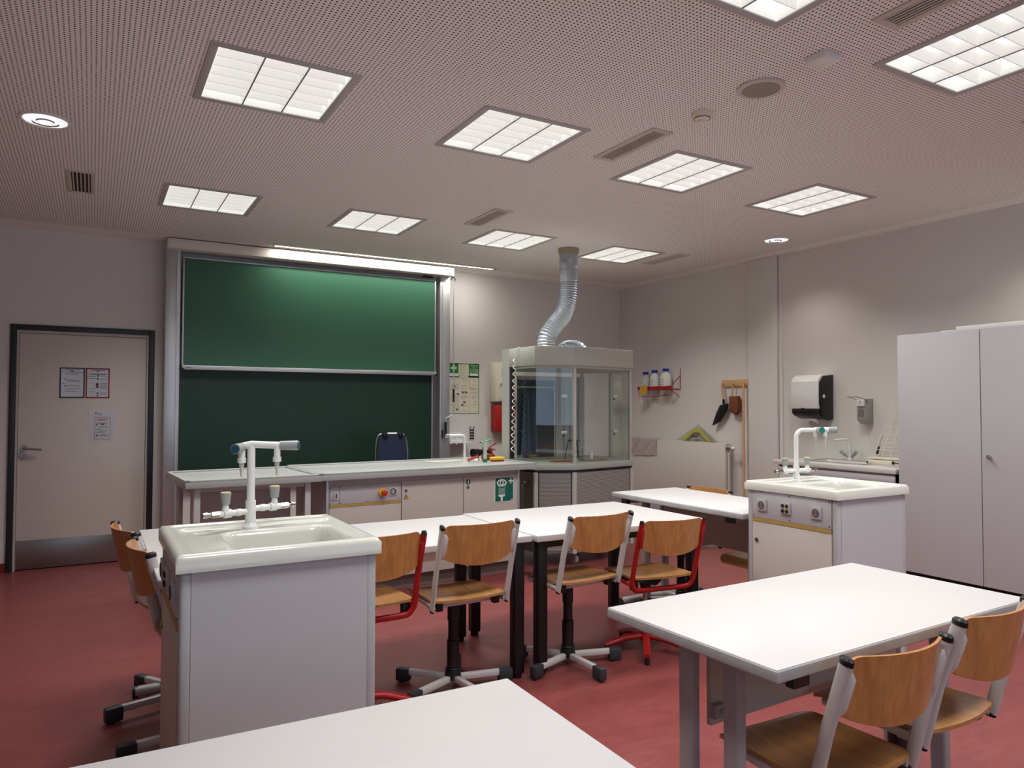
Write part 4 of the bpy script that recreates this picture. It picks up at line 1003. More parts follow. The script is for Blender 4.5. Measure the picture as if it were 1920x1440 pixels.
def tap_goose():
    x, y, z = I2[0]+.29, I2[1]+.475, .951
    t = thing('gooseneck_tap', 'white gooseneck laboratory tap with a green marked knob on the right island', 'tap', (x, y, z))
    m = MB(); m.lathe([(.001, 0), (.028, 0), (.028, .006), (.02, .010), (.018, .04), (.001, .04)], (x, y, z)); m.cyl((x, y, z+.03), (x, y, z+.09), .0165, seg=24); m.build('base', M_TAPW, t)
    dx, dy = .86, -.36
    pts = [(x, y, z+.05), (x, y, z+.245)]
    for k in range(1, 7):
        a = PI/2*k/6; pts.append((x+dx*.045*(1-math.cos(a)), y+dy*.045*(1-math.cos(a)), z+.245+.045*math.sin(a)))
    pts.append((x+dx*.20, y+dy*.20, z+.29)); m = MB(); m.tube(pts, .0125, 16); m.build('neck', M_TAPW, t)
    m = MB(); m.tube([(x+dx*.12, y+dy*.12, z+.29), (x+dx*.16, y+dy*.16, z+.29)], .016, 16); m.tube([(x+dx*.18, y+dy*.18, z+.29), (x+dx*.205, y+dy*.205, z+.29)], .016, 16); m.build('valve_body', M_TAPW, t)
    m = MB(); knob(m, (x+dx*.205, y+dy*.205, z+.29), (x+dx*.262, y+dy*.262, z+.29), .018); m.build('water_knob', M_TAPG, t)
    kx, ky = x+dx*.14, y+dy*.14
    m = MB(); knob(m, (kx, ky, z+.29), (kx-.02, ky-.045, z+.29), .0185); k = m.build('water_knob', M_TAPG, t)
    m = MB(); m.cyl((kx-.02, ky-.045, z+.29), (kx-.0215, ky-.048, z+.29), .0165, seg=24); m.build('knob_cap', M_GREENC, k)
    for q in (.125, .19):
        ax, ay = x+dx*q, y+dy*q
        m = MB(); m.cyl((ax, ay, z+.28), (ax, ay, z+.252), .0115, seg=16); m.build('outlet', M_TAPW, t)
        m = MB(); m.tube([(ax, ay, z+.252), (ax, ay, z+.238), (ax, ay, z+.237), (ax, ay, z+.22), (ax, ay, z+.219), (ax, ay, z+.20)], [.0085, .0085, .0065, .006, .005, .0045], 12); m.build('hose_nozzle', M_MILK, t)
    gas_arm(t, x, y, z+.06, (-1, .05), 0, True); gas_arm(t, x, y, z+.06, (1, -.05), 0, True)
tap_goose()

# ------------------------------------------------------------------ student tables
def table_black(x0, x1, y0, y1, h, label, apron=False):
    t = thing('student_table', label, 'table', (x0, y0, 0), 0, 'white student tables on black legs')
    MB().box(x0, x1, y0, y1, h-.034, h, .005, 3).build('tabletop', [M_WHITE], t)
    for (a, b) in ((x0+.025, y0+.03), (x1-.085, y0+.03), (x0+.025, y1-.09), (x1-.085, y1-.09)):
        m = MB(); m.box(a, a+.06, b, b+.06, .02, h-.034, .012, 3); m.cyl((a+.03, b+.03, 0), (a+.03, b+.03, .02), .024); m.build('leg', M_BLACKM, t)
    m = MB()
    for yy in (y0+.05, y1-.07): m.box(x0+.085, x1-.085, yy, yy+.02, h-.075, h-.036)
    build_each(m, 'frame_rail', M_EDGEW if apron else M_BLACKM, t)
    if apron:
        MB().box(x0+.1, x1-.09, y0+.052, y0+.07, h-.085, h-.034, .002).build('cable_tray', M_EDGEW, t)
        m = MB(); m.box(x1-.05, x1-.02, y0+.10, y0+.14, h-.08, h-.034); m.box(x1-.015, x1-.008, y0+.10, y0+.14, h-.08, h-.034); m.build('power_box', M_TAPW, t)
table_black(.83, 1.944, 3.155, 3.935, .72, 'left white student table on black legs in the middle row', True)
table_black(1.955, 3.115, 3.125, 3.985, .72, 'right white student table on black legs in the middle row')
def table_grey(cx, cy, L_, D_, h, rz, label, panel_side=1, foot=.62):
    # long side along local x
    t = thing('grey_student_table', label, 'table', (cx, cy, 0), rz, 'white topped student tables on grey columns')
    a, b = L_/2, D_/2
    MB().box(-a+.003, a-.003, -b+.003, b-.003, h-.002, h, .001).build('tabletop_laminate', M_WHITE, t, False)
    MB().box(-a, a, -b, b, h-.034, h-.001, .006, 3).build('tabletop_edge', M_EDGE, t, False)
    for s_ in (-1, 1):
        c = s_*(a-.118)
        for yy in (-.085, .085):
            m = MB(); m.box(c-.02, c+.02, yy-.028, yy+.028, .05, h-.065, .012, 3); m.build('leg', M_LEG, t, False)
        m = MB(); m.box(c-.028, c+.028, -b+.03, b-.03, h-.066, h-.035, .003); build_each(m, 'crossbar', M_LEG, t, False)
        m = MB(); m.box(c-.03, c+.03, -b+.02, -b+.045, h-.068, h-.034); m.box(c-.03, c+.03, b-.045, b-.02, h-.068, h-.034); build_each(m, 'crossbar_cap', M_BLACK, t, False)
        m = MB(); m.tube([(c, -foot/2, .035), (c, foot/2, .035)], .024, 16, rx=.03, up=(0, 0, 1)); f = m.build('foot_bar', M_GREYP, t, False)
        m = MB(); m.tube([(c, -foot/2-.012, .033), (c, -foot/2+.012, .033)], .027, 16); m.tube([(c, foot/2-.012, .033), (c, foot/2+.012, .033)], .027, 16); build_each(m, 'foot_cap', M_DGREY, f, False)
    MB().box(-a+.16, a-.16, panel_side*.05-.008, panel_side*.05+.008, h-.30, h-.04, .002).build('modesty_panel', M_LAMW, t, False)
    m = MB(); m.box(-a+.155, -a+.20, panel_side*.05-.03, panel_side*.05-.006, h-.275, h-.235, .002); m.cyl((-a+.185, panel_side*.05-.036, h-.255), (-a+.185, panel_side*.05-.028, h-.255), .008); m.build('bracket', M_LEG, t, False)
    return t
table_grey(2.045, 1.535, 1.26, .64, .747, math.radians(1.5), 'nearest right student table with a worn grey edge and two chairs', 1)
table_grey(.22, 1.19, 1.24, .305*2, .747, math.radians(-1.2), 'white table corner at the bottom edge of the photo')
table_grey(3.475, 3.50, 1.19, .60, .77, PI/2, 'white student table against the back of the right sink island', -1)
table_grey(.505, 3.39, 1.17, .60, .77, PI/2, 'white student table behind the left sink island', 1)

# ------------------------------------------------------------------ chairs
def backrest(m, zt, yb, w=.365, hs=.150, hc=.190, lean=.22):
    # zt: top height; yb: y of the outer edge; board curves away behind the sitter
    n = 34; nv = 12
    def fn(u, v):
        u = .5-.5*math.cos(PI*u); v = math.sin(PI/2*v)
        s_ = (u-.5)*2; x = s_*w/2
        rc = .028; top = 0
        ed = (1-abs(s_))*w/2
        if ed < rc: top = -(rc-math.sqrt(max(0, rc*rc-(rc-ed)**2)))
        zb = -(hs+(hc-hs)*(1-s_*s_)**.8)+(.5*(.02-math.sqrt(max(0, .02*.02-(.02-ed)**2))) if ed < .02 else 0); zz = zb+(top-zb)*v
        if ed < rc and v < .5: zz = zz
        y = yb-.052*(1-s_*s_)-.0+lean*(-(zz+.1))*(1)*.9
        return (x, y+.0, zt+zz)
    m.sheet(fn, n, nv, off=(0, .009, 0))
def seat(m, z, w=.385, d=.395):
    nu, nv = 22, 30
    def fn(u, v):
        v = .5-.5*math.cos(PI*v); s_ = (u-.5)*2; t_ = v
        W_ = w/2*(1-.07*t_); ww = W_; R1, R2 = .045, .065
        a = t_*d; b = (1-t_)*d
        if a < R1: ww = W_-(R1-math.sqrt(max(0, R1*R1-(R1-a)**2)))
        if b < R2: ww = W_-(R2-math.sqrt(max(0, R2*R2-(R2-b)**2)))
        x = s_*ww; y = -d/2+d*t_ - .018*(1-s_*s_)*(1-t_)**4
        zz = z-.012*(1-s_*s_)*math.sin(PI*min(1, t_*1.15))*1.0-.030*max(0, (t_-.78)/.22)**2+.006*(1-t_)**2
        return (x, y, zz)
    m.sheet(fn, nu, nv, off=(0, 0, -.011))
def star(t, paint, caps, rot, r=.275, red=False):
    for k in range(5):
        a = rot+2*PI*k/5; M = Matrix.Rotation(a, 4, 'Z')
        m = MB()
        if red:
            m.tube([(.02, 0, .085), (.12, 0, .078), (r-.03, 0, .052), (r, 0, .045)], [.017, .018, .016, .013], 12, rx=[.02, .021, .019, .016], up=(0, 0, 1))
        else:
            m.box(.03, r-.02, -.015, .015, .038, .068, .006)
        m.bm.transform(M); l = m.build('base_arm', paint, t, False)
        m = MB()
        if red: m.cyl((r-.012, 0, 0), (r-.012, 0, .042), .014, .013, seg=14)
        else: m.box(r-.045, r+.028, -.021, .021, .006, .07, .009, 2); m.cyl((r, 0, 0), (r, 0, .01), .015, seg=12)
        m.bm.transform(M); m.build('glide', caps, l, False)
def chair(kind, x, y, rz, hs, label, star_rot=0.0, group=None, bh=.325, sr=.275):
    red = kind == 'red'
    t = thing('swivel_chair', label, 'chair', (x, y, 0), rz, group or ('wooden swivel chairs with red frames' if red else 'wooden swivel chairs with grey frames'))
    P_ = M_RED if red else M_CHAIRG
    m = MB(); seat(m, hs); m.build('seat', M_WOODS, t, False)
    zt = hs+bh; yb = -.255; star_rot -= rz
    m = MB(); backrest(m, zt+.012, yb-.005); m.build('backrest', M_WOOD, t, False)
    if not red:
        for s_ in (-1, 1):
            X_ = s_*.196
            m = MB(); m.tube([(X_, -.176, hs-.035), (X_, -.185, hs), (X_, -.222, hs+.15), (X_, -.280, zt-.0)], .019, 16, rx=.0095, up=(0, 1, 0)); m.build('back_upright', P_, t, False)
            m = MB(); m.tube([(X_, -.175, hs-.046), (X_, -.176, hs-.033)], [.015, .019], 14, rx=[.008, .010], up=(0, 1, 0)); m.tube([(X_, -.2785, zt-.005), (X_, -.281, zt+.008), (X_, -.282, zt+.014)], [.020, .020, .014], 14, rx=[.0105, .011, .006], up=(0, 1, 0)); build_each(m, 'end_cap', M_BLACK, t, False)
            m = MB(); m.tube([(s_*.180, -.246, zt-.140), (s_*.178, -.252, zt-.122), (s_*.178, -.278, zt-.045), (s_*.181, -.280, zt-.028)], [.005, .010, .010, .005], 12, rx=[.006, .014, .014, .006], up=(0, 1, 0)); m.build('back_bracket', P_, t, False)
            m = MB(); m.tube([(s_*.186, -.176, hs-.028), (s_*.180, -.05, hs-.026), (s_*.168, .10, hs-.030), (s_*.150, .150, hs-.036)], .013, 12, rx=.008, up=(0, 0, 1)); m.build('seat_rail', P_, t, False)
        m = MB(); m.box(-.185, .185, -.13, -.10, hs-.045, hs-.016, .004); m.box(-.18, .18, .08, .11, hs-.045, hs-.016, .004); build_each(m, 'crossbar', P_, t, False)
        m = MB(); m.box(-.165, -.135, -.165, -.135, hs-.05, hs-.018); m.box(.135, .165, -.165, -.135, hs-.05, hs-.018); build_each(m, 'block', M_BLACK, t, False)
        MB().cyl((0, 0, .30), (0, 0, hs-.02), .018, seg=20).build('gas_spring', M_ALU, t, False)
        m = MB(); m.tube([(0, 0, .05), (0, 0, .09), (0, 0, .095), (0, 0, .235), (0, 0, .24), (0, 0, .325), (0, 0, .33), (0, 0, hs-.055)], [.042, .038, .031, .031, .025, .025, .029, .029], 20); m.tube(arc((0, 0, .10), .034, 0, 2*PI, 20, 'xy')[:-1], .004, 6, closed=True); m.build('column_sleeve', M_BLACK, t, False)
        star(t, P_, M_DGREY, star_rot, sr)
    else:
        R_ = .012; W2 = .196
        pl = [(-W2, -.28, zt), (-W2, -.225, hs+.14), (-W2, -.185, hs), (-W2+.003, -.178, hs-.03), (-W2+.02, -.172, hs-.058), (-W2+.05, -.168, hs-.068)]
        pts = smooth_path(pl+[(0, -.165, hs-.070)]+[(-a, b, c) for a, b, c in pl[::-1]], 6)
        m = MB(); m.tube(pts, .015, 14, rx=.011); m.build('back_frame', P_, t, False)
        for s_ in (-1, 1):
            m = MB(); m.tube([(s_*W2, -.28, zt-.004), (s_*W2, -.281, zt+.012)], [.014, .010], 14); build_each(m, 'end_cap', M_BLACK, t, False)
            m = MB(); m.box(s_*W2-.016 if s_ > 0 else s_*W2-.002, s_*W2+.002 if s_ > 0 else s_*W2+.016, -.01, .01, -.052, .052, .004, mtx=Matrix.Translation((0, -.262, zt-.085)) @ Matrix.Rotation(math.radians(14), 4, 'X')); m.build('back_bracket', P_, t, False)
            m = MB(); m.tube([(s_*W2, -.180, hs-.035), (s_*.195, -.05, hs-.03), (s_*.18, .13, hs-.045)], .011, 12); m.build('seat_rail', P_, t, False)
            m = MB(); m.box(s_*.165-.018, s_*.165+.018, -.165, -.13, hs-.07, hs-.018, .003); build_each(m, 'block', M_BLACK, t, False)
        m = MB(); m.prism([(-.07, hs-.02), (.07, hs-.02), (.05, hs-.055), (.02, hs-.075), (-.05, hs-.065)], -.08, .09, 'y'); m.box(-.18, .18, -.02, .02, hs-.05, hs-.022); m.build('mechanism', M_BLACK, t, False)
        MB().tube([(0, 0, hs-.12), (0, 0, hs-.07)], [.022, .038], 20).build('cone', M_BLACK, t, False)
        MB().cyl((0, 0, .10), (0, 0, hs-.08), .014, seg=20).build('column', M_CHROME, t, False)
        MB().tube([(0, 0, .06), (0, 0, .11), (0, 0, .14)], [.034, .032, .02], 20).build('hub', P_, t, False)
        star(t, P_, M_BLACK, star_rot, .238, True)
    return t
rd = math.radians
chair('red', 1.04, 3.17, rd(0), .53, 'red framed wooden chair half hidden behind the left sink island', rd(-12), bh=.30)
chair('grey', 1.545, 3.245, rd(1), .480, 'grey framed wooden chair at the left middle table, beside the half hidden red one', rd(132), bh=.350)
chair('grey', 2.215, 3.235, rd(3), .485, 'grey framed wooden chair at the right middle table, on a grey star base', rd(128), bh=.335)
chair('red', 2.72, 3.20, rd(-8), .455, 'red framed wooden chair at the right end of the middle row', rd(160), bh=.31)
chair('grey', 1.768, 1.385, rd(-2), .432, 'nearest wooden chair in the bottom right corner with a glossy seat', rd(100), bh=.337)
chair('grey', 2.16, 1.365, rd(3), .490, 'wooden chair at the right edge, pushed behind the nearest one', rd(80), bh=.32)
chair('grey', .41, 3.71, rd(-80), .49, 'wooden chair far left, farther of the two beside the door', rd(196), bh=.335, sr=.33)
chair('grey', .455, 3.25, rd(-84), .470, 'wooden chair far left, nearer of the two, touching the sink island', rd(187), bh=.345, sr=.33)
chair('grey', 3.55, 3.80, rd(92), .45, 'wooden chair behind the right rear table, only its back top visible', rd(20))
chair('grey', 3.58, 3.13, rd(90), .45, 'wooden chair behind the right rear table, mostly hidden by the sink island', rd(50))

# ------------------------------------------------------------------ right wall
def radiator():
    t = thing('radiator', 'flat white panel radiator on the right wall behind the fume cupboard', 'radiator', (5.72, 6.3, .15))
    m = MB(); m.box(5.68, 5.70, 5.42, 7.05, .16, .975, .004); m.build('front_panel', M_RADW, t)
    m = MB(); m.box(5.70, 5.765, 5.425, 7.045, .17, .97, .002); m.box(5.765, X1-.001, 5.6, 5.64, .3, .9); m.box(5.765, X1-.001, 6.8, 6.84, .3, .9); m.build('convector_body', M_RADW, t)
    m = MB(); m.box(5.682, 5.768, 5.42, 7.05, .975, .982, .002); m.build('top_grille', M_RADW, t)
    m = MB(); m.cyl((5.70, 5.405, .935), (5.70, 5.44, .935), .014); m.cyl((5.70, 5.40, .935), (5.70, 5.345, .935), .011); m.cyl((5.70, 5.39, .94), (5.70, 5.39, .90), .010); m.build('valve', M_STEEL, t)
    m = MB(); m.cyl((5.70, 5.345, .937), (5.70, 5.30, .937), .018, .016, seg=20); m.build('thermostat_head', M_TAPW, t)
    m = MB(); m.tube([(5.70, 5.39, .90), (5.70, 5.39, .0)], .009, 10); m.build('pipe', M_RADW, t)
radiator()
def towel():
    def fn(u, v):
        y = 6.97-.50*u
        s_ = v
        if s_ < .2: x, z = 5.74-(.068)*(s_/.2), .990
        else: x, z = 5.672-.004*math.sin(u*17+s_*9), .990-.20*(s_-.2)/.8*(1+.04*math.sin(u*5))
        return (x-.003*math.sin(u*31+v*13), y+.004*math.sin(v*11), z+.003*math.sin(u*23))
    o = MB().sheet(fn, 60, 24, .004).build('grey_towel', M_CLOTH, angle=80); tag(o, 'crumpled grey cloth hanging over the radiator top', 'cloth'); setmesh_origin(o, (5.70, 6.72, .99))
towel()
def set_square():
    t = thing('set_square', 'large clear and yellow chalkboard set square leaning on the radiator', 'set square', (5.76, 5.95, .983))
    A = Vector((0, .38, 0)); x = 5.775
    def P3(y, z): return (x+(z-.985)*.09, y, z)
    def tri(m, pts, th=.004):
        m.prism([(p[0], p[1]) for p in pts], x-.002, x+.002, 'x')
    m = MB(); tri(m, [(6.25, .985), (5.60, .985), (5.90, 1.17)]); m.build('clear_body', M_ACRYL, t)
    m = MB(); m.prism([(6.14, .985), (6.17, .985), (5.99, 1.115), (5.885, 1.125), (5.74, .985), (5.77, .985)][0:6], x-.004, x-.0025, 'x')
    m.bm.clear(); m.prism([(6.17, .987), (6.11, .987), (5.965, 1.085), (5.98, 1.118)], x-.004, x-.0025, 'x'); m.prism([(5.98, 1.118), (5.965, 1.085), (5.885, 1.08), (5.875, 1.13)], x-.004, x-.0025, 'x'); m.prism([(5.875, 1.13), (5.885, 1.08), (5.76, .987), (5.70, .987)], x-.004, x-.0025, 'x')
    m.build('yellow_band', M_TRIY, t)
    m = MB(); m.box(x-.022, x-.003, 5.90, 5.99, 1.035, 1.048, .003); m.build('handle', M_DGREY, t)
set_square()
def coat_rack():
    t = thing('hook_board', 'wooden hook board on the right wall holding cleaning tools', 'hook board', (5.78, 5.37, 1.58))
    MB().box(X1-.022, X1-.001, 5.20, 5.555, 1.578, 1.648, .002).build('board', M_WOODL, t)
    for yy in (5.527, 5.38, 5.235):
        m = MB(); m.tube(smooth_path([(X1-.022, yy, 1.60), (X1-.04, yy, 1.597), (X1-.052, yy, 1.605), (X1-.052, yy, 1.618)], 4), .0035, 8); m.build('hook', M_STEEL, t)
    xx = X1-.05
    t = thing('dustpan', 'black dustpan with wooden handle hanging on the hook board', 'dustpan', (xx, 5.53, 1.19))
    m = MB(); m.tube([(xx, 5.53, 1.60), (xx, 5.525, 1.55), (xx, 5.505, 1.44)], [.009, .013, .011], 12); m.build('handle', M_WOODL, t)
    m = MB(); m.tube([(xx, 5.505, 1.445), (xx, 5.497, 1.39)], [.013, .016], 12); m.prism([(5.545, 1.385), (5.445, 1.40), (5.46, 1.34), (5.56, 1.21), (5.66, 1.165), (5.60, 1.30)], xx-.012, xx+.02, 'x', bev=.004); m.build('pan', M_BLACK, t)
    t = thing('hand_brush', 'brown hand brush hanging in the middle of the hook board', 'brush', (xx, 5.38, 1.27))
    m = MB(); m.tube([(xx, 5.38, 1.60), (xx, 5.384, 1.47)], [.008, .011], 10); m.build('handle', M_WOODL, t)
    m = MB(); m.prism([(5.415, 1.475), (5.30, 1.478), (5.295, 1.325), (5.33, 1.282), (5.41, 1.315)], xx-.02, xx+.03, 'x', bev=.006); m.build('bristles', M_BROWN, t)
    t = thing('broom', 'long wooden broom pole hanging upright on the hook board', 'broom', (xx, 5.235, .02))
    m = MB(); m.tube([(xx, 5.235, 1.61), (xx, 5.232, .12)], .0125, 14); m.build('pole', M_WOODL, t)
    m = MB(); m.box(xx-.025, xx+.025, 5.09, 5.38, .09, .12, .006); m.build('broom_head', M_WOODL, t)
    m = MB(); m.box(xx-.022, xx+.022, 5.10, 5.37, .02, .09, .004); m.build('bristles', M_BROWN, t)
coat_rack()
def wire_shelf():
    t = thing('red_wire_shelf', 'small red wire shelf on the right wall holding three bottles', 'shelf', (5.70, 6.5, 1.50))
    xa, xb, ya, yb, z = 5.66, X1-.004, 6.20, 6.78, 1.565
    m = MB()
    m.tube([(xa, ya, z), (xa, yb, z), (xb, yb, z), (xb, ya, z)], .004, 8, closed=True)
    m.box(xa-.004, xa+.002, ya, yb, z-.002, z+.036)
    for k in range(10): yy = ya+(yb-ya)*k/9; m.tube([(xa, yy, z), (xb, yy, z)], .003, 6)
    m.tube([(xb, ya, z), (xb, ya, 1.80)], .004, 8); m.tube([(xa, ya, z+.035), (xb, ya, 1.72)], .005, 8); m.tube([(xb, yb, z), (xb, yb, 1.70)], .004, 8)
    m.tube([(xa, yb-.01, z), (xa, yb-.03, 1.485), (xa, ya+.25, 1.485), (xb, ya+.2, 1.50)], .004, 8)
    m.tube([(xa, ya+.02, z), (xb, ya+.02, 1.48)], .004, 8)
    m.build('wire_frame', M_RED, t)
    data = [(6.715, .062, 'leftmost clear bottle with a blue cap on the red wire shelf', M_MILK, .17), (6.555, .066, 'middle white bottle with a blue cap on the red wire shelf', M_TAPW, .185), (6.365, .078, 'rightmost and largest blue capped bottle on the red wire shelf', M_PAPER, .195)]
    for yy, r, lb, mm, hh in data:
        b = thing('plastic_bottle', lb, 'bottle', (5.725, yy, z+.005), 0, 'blue capped bottles on the red shelf')
        zb = z+.005
        m = MB(); m.lathe([(.001, 0), (r*.92, 0), (r, .01), (r, hh*.68), (r*.85, hh*.86), (.03, hh), (.03, hh+.012), (.001, hh+.012)], (0, 0, 0), 28)
        m.bm.transform(Matrix.Translation((5.725, yy, zb)) @ Matrix.Diagonal((.72, 1, 1, 1))); m.build('body', mm, b)
        m = MB(); m.cyl((5.725, yy, zb+hh+.008), (5.725, yy, zb+hh+.038), .036, seg=24); m.build('cap', M_BLUECL, b)
        m = MB(); m.sheet(lambda u, v: (5.725-.72*(r+.0015)*math.cos((u-.5)*1.1), yy+(r+.0015)*math.sin((u-.5)*1.1), zb+.03+v*hh*.5), 8, 2); lo = m.build('paper_label', M_SIGNW, b)
        m = MB()
        for k in range(4): m.sheet(lambda u, v, k=k: (5.725-.72*(r+.003)*math.cos((u-.5)*.7), yy+(r+.003)*math.sin((u-.5)*.7), zb+.05+k*.018+v*.004), 6, 1)
        m.build('label_print', M_INK, lo)
    def cl(u, v):
        y = 6.72-.13*u; s_ = v
        z_ = 1.605-.015*math.sin(u*9) if s_ < .15 else 1.60-.11*(s_-.15)
        return (5.652-.006*math.sin(u*13+1)-.01*s_, y, z_)
    o = MB().sheet(cl, 24, 10, .004).build('yellow_cloth', M_YELCL, angle=80); tag(o, 'yellow cloth hanging over the front rail of the red shelf', 'cloth'); setmesh_origin(o, (5.65, 6.66, 1.60))
    def gl(u, v):
        a = u*2*PI; r = .028*math.sin(PI*min(.98, .12+.88*v))**.6
        return (5.70+.5*r*math.cos(a), 6.76+r*math.sin(a)+.006*v, 1.475-.085*v)
    o = MB().sheet(gl, 16, 10).build('white_bag', M_TAPW, angle=80); tag(o, 'small white plastic bag hanging below the red wire shelf', 'bag'); setmesh_origin(o, (5.70, 6.76, 1.475))
wire_shelf()
def dispensers():
    t = thing('paper_towel_dispenser', 'white and black paper towel dispenser on the right wall', 'dispenser', (5.70, 4.36, 1.26))
    y0, y1 = 4.23, 4.53; xa = 5.60
    # side profile (x,z)
    prof = [(xa, 1.353), (xa-.004, 1.48), (xa, 1.60), (xa+.02, 1.635), (xa+.07, 1.66), (X1-.001, 1.668), (X1-.001, 1.353)]
    m = MB(); m.prism(prof, y0+.012, y1, 'y', bev=.006); m.build('white_cover', M_TAPW, t)
    prof2 = [(xa+.045, 1.27), (xa+.012, 1.40), (xa+.015, 1.59), (xa+.06, 1.645), (X1-.002, 1.66), (X1-.002, 1.258), (xa+.12, 1.245)]
    m = MB(); m.prism(prof2, y0, y0+.014, 'y', bev=.003); m.build('side_panel', M_BLACK, t)
    m = MB(); m.prism([(xa+.001, 1.352), (X1-.002, 1.352), (X1-.002, 1.25), (xa+.10, 1.262), (xa+.035, 1.285), (xa+.002, 1.31)], y0+.012, y1-.004, 'y', bev=.008); m.build('lower_shell', M_BLACK, t)
    m = MB(); m.cyl((xa+.065, y0-.002, 1.465), (xa+.065, y0+.002, 1.465), .017, seg=20); m.build('lock_disc', M_TAPW, t)
    m = MB(); m.box(xa-.004, xa+.002, 4.38, 4.42, 1.352, 1.358); m.build('small_logo', M_INK, t)
    def tw(u, v): return (xa+.06+.02*math.sin(u*9)+.03*v, y1-.075-.145*u, 1.262-.045*v*(.7+.3*math.sin(u*7+1)))
    m = MB(); m.sheet(tw, 20, 5, .002); o = m.build('paper_tissue', M_PAPER, angle=80); tag(o, 'white paper tissue sticking out below the towel dispenser', 'tissue'); setmesh_origin(o, (xa+.07, 4.37, 1.26))
    t = thing('soap_dispenser', 'grey soap dispenser with wire lever on the right wall', 'dispenser', (5.73, 3.89, 1.22))
    ya, yb = 3.845, 3.925; xf = 5.69
    m = MB(); m.prism([(xf+.02, 1.235), (xf, 1.262), (xf, 1.40), (X1-.001, 1.46), (X1-.001, 1.235)], ya, yb, 'y', bev=.002)
    m.bm.clear(); m.prism([(xf, 1.262), (xf, 1.365), (xf+.004, 1.44), (X1-.001, 1.44), (X1-.001, 1.222), (xf+.05, 1.222)], ya, yb, 'y', bev=.002); m.build('case', mat('soap_grey', (160, 162, 156), .4, .3), t)
    m = MB(); m.prism([(yb-.014, 1.285), (ya+.014, 1.285), (ya+.014, 1.335), (ya+.022, 1.35), (ya+.04, 1.357), (yb-.022, 1.35), (yb-.014, 1.335)], xf-.002, xf+.001, 'x'); m.build('sight_window', M_LAMD, t)
    m = MB(); m.box(xf-.012, xf+.04, ya+.006, yb-.004, 1.375, 1.435, .006); m.cyl((xf-.03, (ya+yb)/2, 1.425), (xf, (ya+yb)/2, 1.428), .009); m.build('pump_head', M_TAPW, t)
    m = MB(); m.tube([(xf+.04, ya-.002, 1.40), (xf+.01, ya-.003, 1.43), (xf-.09, ya-.002, 1.452), (xf-.13, ya-.0, 1.455), (xf-.13, yb, 1.455), (xf-.09, yb+.002, 1.452), (xf+.01, yb+.003, 1.43), (xf+.04, yb+.002, 1.40)], .003, 8); m.build('lever', M_STEEL, t)
dispensers()
# sink counter with base cabinet
CX = 5.262
def counter():
    w = thing('sink_counter', 'light grey counter slab along the right wall beside the tall cabinet', 'worktop', (5.53, 3.88, .86))
    m = MB(); m.box(CX-.01, 5.42, 3.31, 4.45, .862, .9, .003); m.box(5.42, 5.70, 3.31, 3.70, .862, .9); m.box(5.42, 5.70, 4.22, 4.45, .862, .9); m.box(5.70, X1-.001, 3.31, 4.45, .862, .9, .002); m.build('slab', mat('counter_grey', (196, 193, 188), .35), w)
    def bs(u, v):
        e = min(u, 1-u, v, 1-v); d = min(1, max(0, e/.14)); d = d*d*(3-2*d)
        return (5.42+u*.28, 3.70+v*.52, .901-.12*d)
    MB().sheet(bs, 24, 28).build('sink_bowl', M_CERAM, w)
    m = MB(); m.tube([(5.41, 3.69, .9), (5.71, 3.69, .9), (5.71, 4.23, .9), (5.41, 4.23, .9)], .006, 8, closed=True); m.build('sink_rim', M_STEEL, w)
    c = thing('base_cabinet', 'light grey drawer cabinet under the sink counter on the right wall', 'cabinet', (5.53, 3.88, 0))
    m = MB(); m.box(CX+.02, X1-.002, 3.315, 4.40, .08, .76); m.box(CX+.02, CX+.06, 3.315, 4.40, .76, .86); m.box(CX+.02, X1-.002, 4.38, 4.40, .76, .86); m.box(CX+.02, X1-.002, 3.315, 3.335, .76, .86); m.box(CX+.06, X1-.01, 3.33, 4.38, 0, .08, mi=1); m.build('carcass', [M_LAM, M_LAMD], c)
    MB().box(CX, CX+.02, 3.325, 4.392, .795, .845, .001).build('fascia', M_LAM, c)
    MB().box(CX, CX+.02, 3.325, 3.855, .09, .788, .001).build('door', M_LAM, c)
    MB().box(CX, CX+.02, 3.862, 4.392, .09, .788, .001).build('door', M_LAM, c)
counter()
t = thing('counter_tap', 'small white mixer tap with two grey knobs on the right wall counter', 'tap', (5.74, 4.03, .9))
x, y, z = 5.74, 4.03, .9
m = MB(); m.cyl((x, y, z), (x, y, z+.03), .025, .02, seg=20); m.tube(smooth_path([(x, y, z+.02), (x-.005, y, z+.10), (x-.005, y+.01, z+.165), (x-.03, y+.02, z+.185), (x-.12, y+.07, z+.18)], 6), .0095, 12); m.build('spout', M_TAPW, t)
for s_ in (-1, 1):
    m = MB(); m.cyl((x, y+s_*.015, z+.03), (x-.01, y+s_*.04, z+.05), .010, seg=14); knob(m, (x-.01, y+s_*.04, z+.05), (x-.02, y+s_*.075, z+.082), .017); m.build('knob', M_TAPG, t)
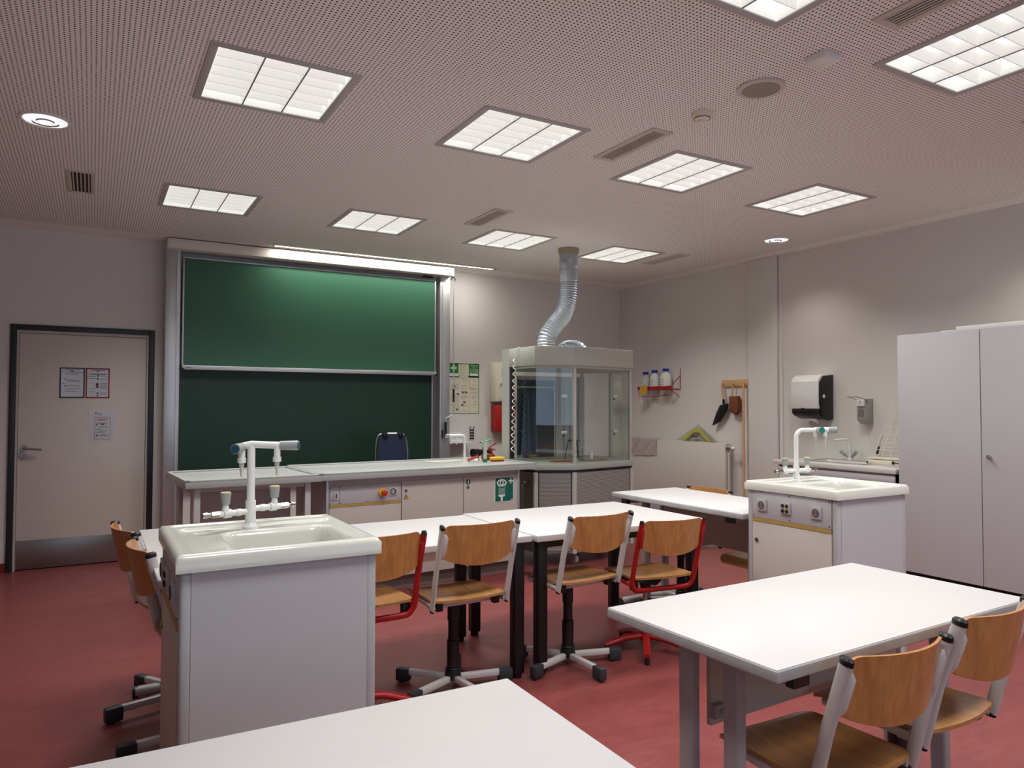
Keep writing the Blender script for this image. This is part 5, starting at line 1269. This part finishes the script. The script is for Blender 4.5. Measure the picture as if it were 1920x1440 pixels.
def tall_cabinet():
    t = thing('tall_cabinet', 'tall light grey two-door cabinet at the right edge', 'cabinet', (5.53, 2.7, 0))
    ys = 2.70; ya, yb = 2.11, 3.29
    m = MB(); m.box(CX+.02, X1-.002, ya, yb, .15, 1.912); m.box(CX+.05, X1-.002, ya+.005, yb-.005, 0, .15, mi=1); m.build('carcass', [M_LAM, M_DARK], t)
    d = MB().box(CX, CX+.02, ys+.003, yb-.002, .155, 1.912, .0015).build('door', M_LAM, t)
    d2 = MB().box(CX, CX+.02, ya+.002, ys-.003, .155, 1.912, .0015).build('door', M_LAM, t)
    m = MB(); m.cyl((CX-.016, ys-.055, 1.035), (CX, ys-.055, 1.035), .009, seg=16); m.cyl((CX-.022, ys-.055, 1.035), (CX-.014, ys-.055, 1.035), .014, seg=16); m.tube([(CX-.02, ys-.055, 1.035), (CX-.03, ys-.08, 1.03)], .005, 8); m.build('knob', M_STEEL, d2)
    o = MB().box(CX+.08, X1-.03, 1.8, 2.90, 1.9125, 1.948, .002).build('packing_board', M_TAPW); tag(o, 'flat white panel lying on top of the tall cabinet', 'panel'); setmesh_origin(o, (5.55, 2.4, 1.9125))
    o = MB().box(CX+.10, X1-.10, 2.92, 3.02, 1.9125, 1.927, .002).build('white_sheet', M_PAPER); tag(o, 'thin white sheet at the left end of the flat panel on the tall cabinet', 'sheet'); setmesh_origin(o, (5.5, 2.97, 1.9125))
tall_cabinet()
def drying_rack():
    t = thing('drying_rack', 'white wire drying rack leaning on the wall beside the tall cabinet', 'drying rack', (5.66, 3.5, .9))
    m = MB(); ya, yb = 3.36, 3.70
    x0_, z0_ = 5.60, .955
    def q(y, s_): # s_ 0..1 up the rack; width narrows to the left side
        return (5.60+.15*s_, y, z0_+.50*s_)
    for k in range(9):
        s_ = k/8; yl = 3.72-.10*s_; m.tube([q(ya, s_), q(yl, s_)], .0025, 6)
        m.tube([(q(ya, s_)[0]+.03, ya, q(ya, s_)[2]+.02), (q(yl, s_)[0]+.03, yl-.02, q(yl, s_)[2]+.02)], .0022, 6)
    for k in range(6):
        s_ = k/5; m.tube([q(ya+(3.72-ya)*s_, 0), q(ya+(3.62-ya)*s_, 1)], .0025, 6)
    m.tube([q(3.62, 1), (5.78, 3.60, 1.47), (5.79, 3.585, 1.44)], .003, 6)
    m.build('wire_grid', M_CREAM, t)
    m = MB(); m.box(5.545, 5.70, 3.34, 3.735, .9005, .94, .004); m.box(5.545, 5.70, 3.34, 3.735, .945, .957, .002); m.build('drip_tray', M_CREAM, t)
    m = MB(); m.cyl((5.55, 3.74, .915), (5.55, 3.73, .915), .011); m.box(5.54, 5.546, 3.50, 3.52, .912, .935); m.box(5.54, 5.546, 3.35, 3.50, .922, .927); m.build('dark_fitting', M_BLACK, t)
    t = thing('bottle_brush', 'bottle brush with thin wire stem hanging beside the drying rack', 'brush', (5.75, 3.76, 1.0))
    m = MB(); m.tube([(5.70, 3.70, 1.14), (5.75, 3.765, 1.03)], .002, 6); m.build('stem', M_STEEL, t)
    m = MB(); m.tube([(5.75, 3.765, 1.035), (5.76, 3.79, .975)], [.009, .011], 10); m.build('bristles', mat('dark_olive', (70, 66, 50), .9), t)
drying_rack()
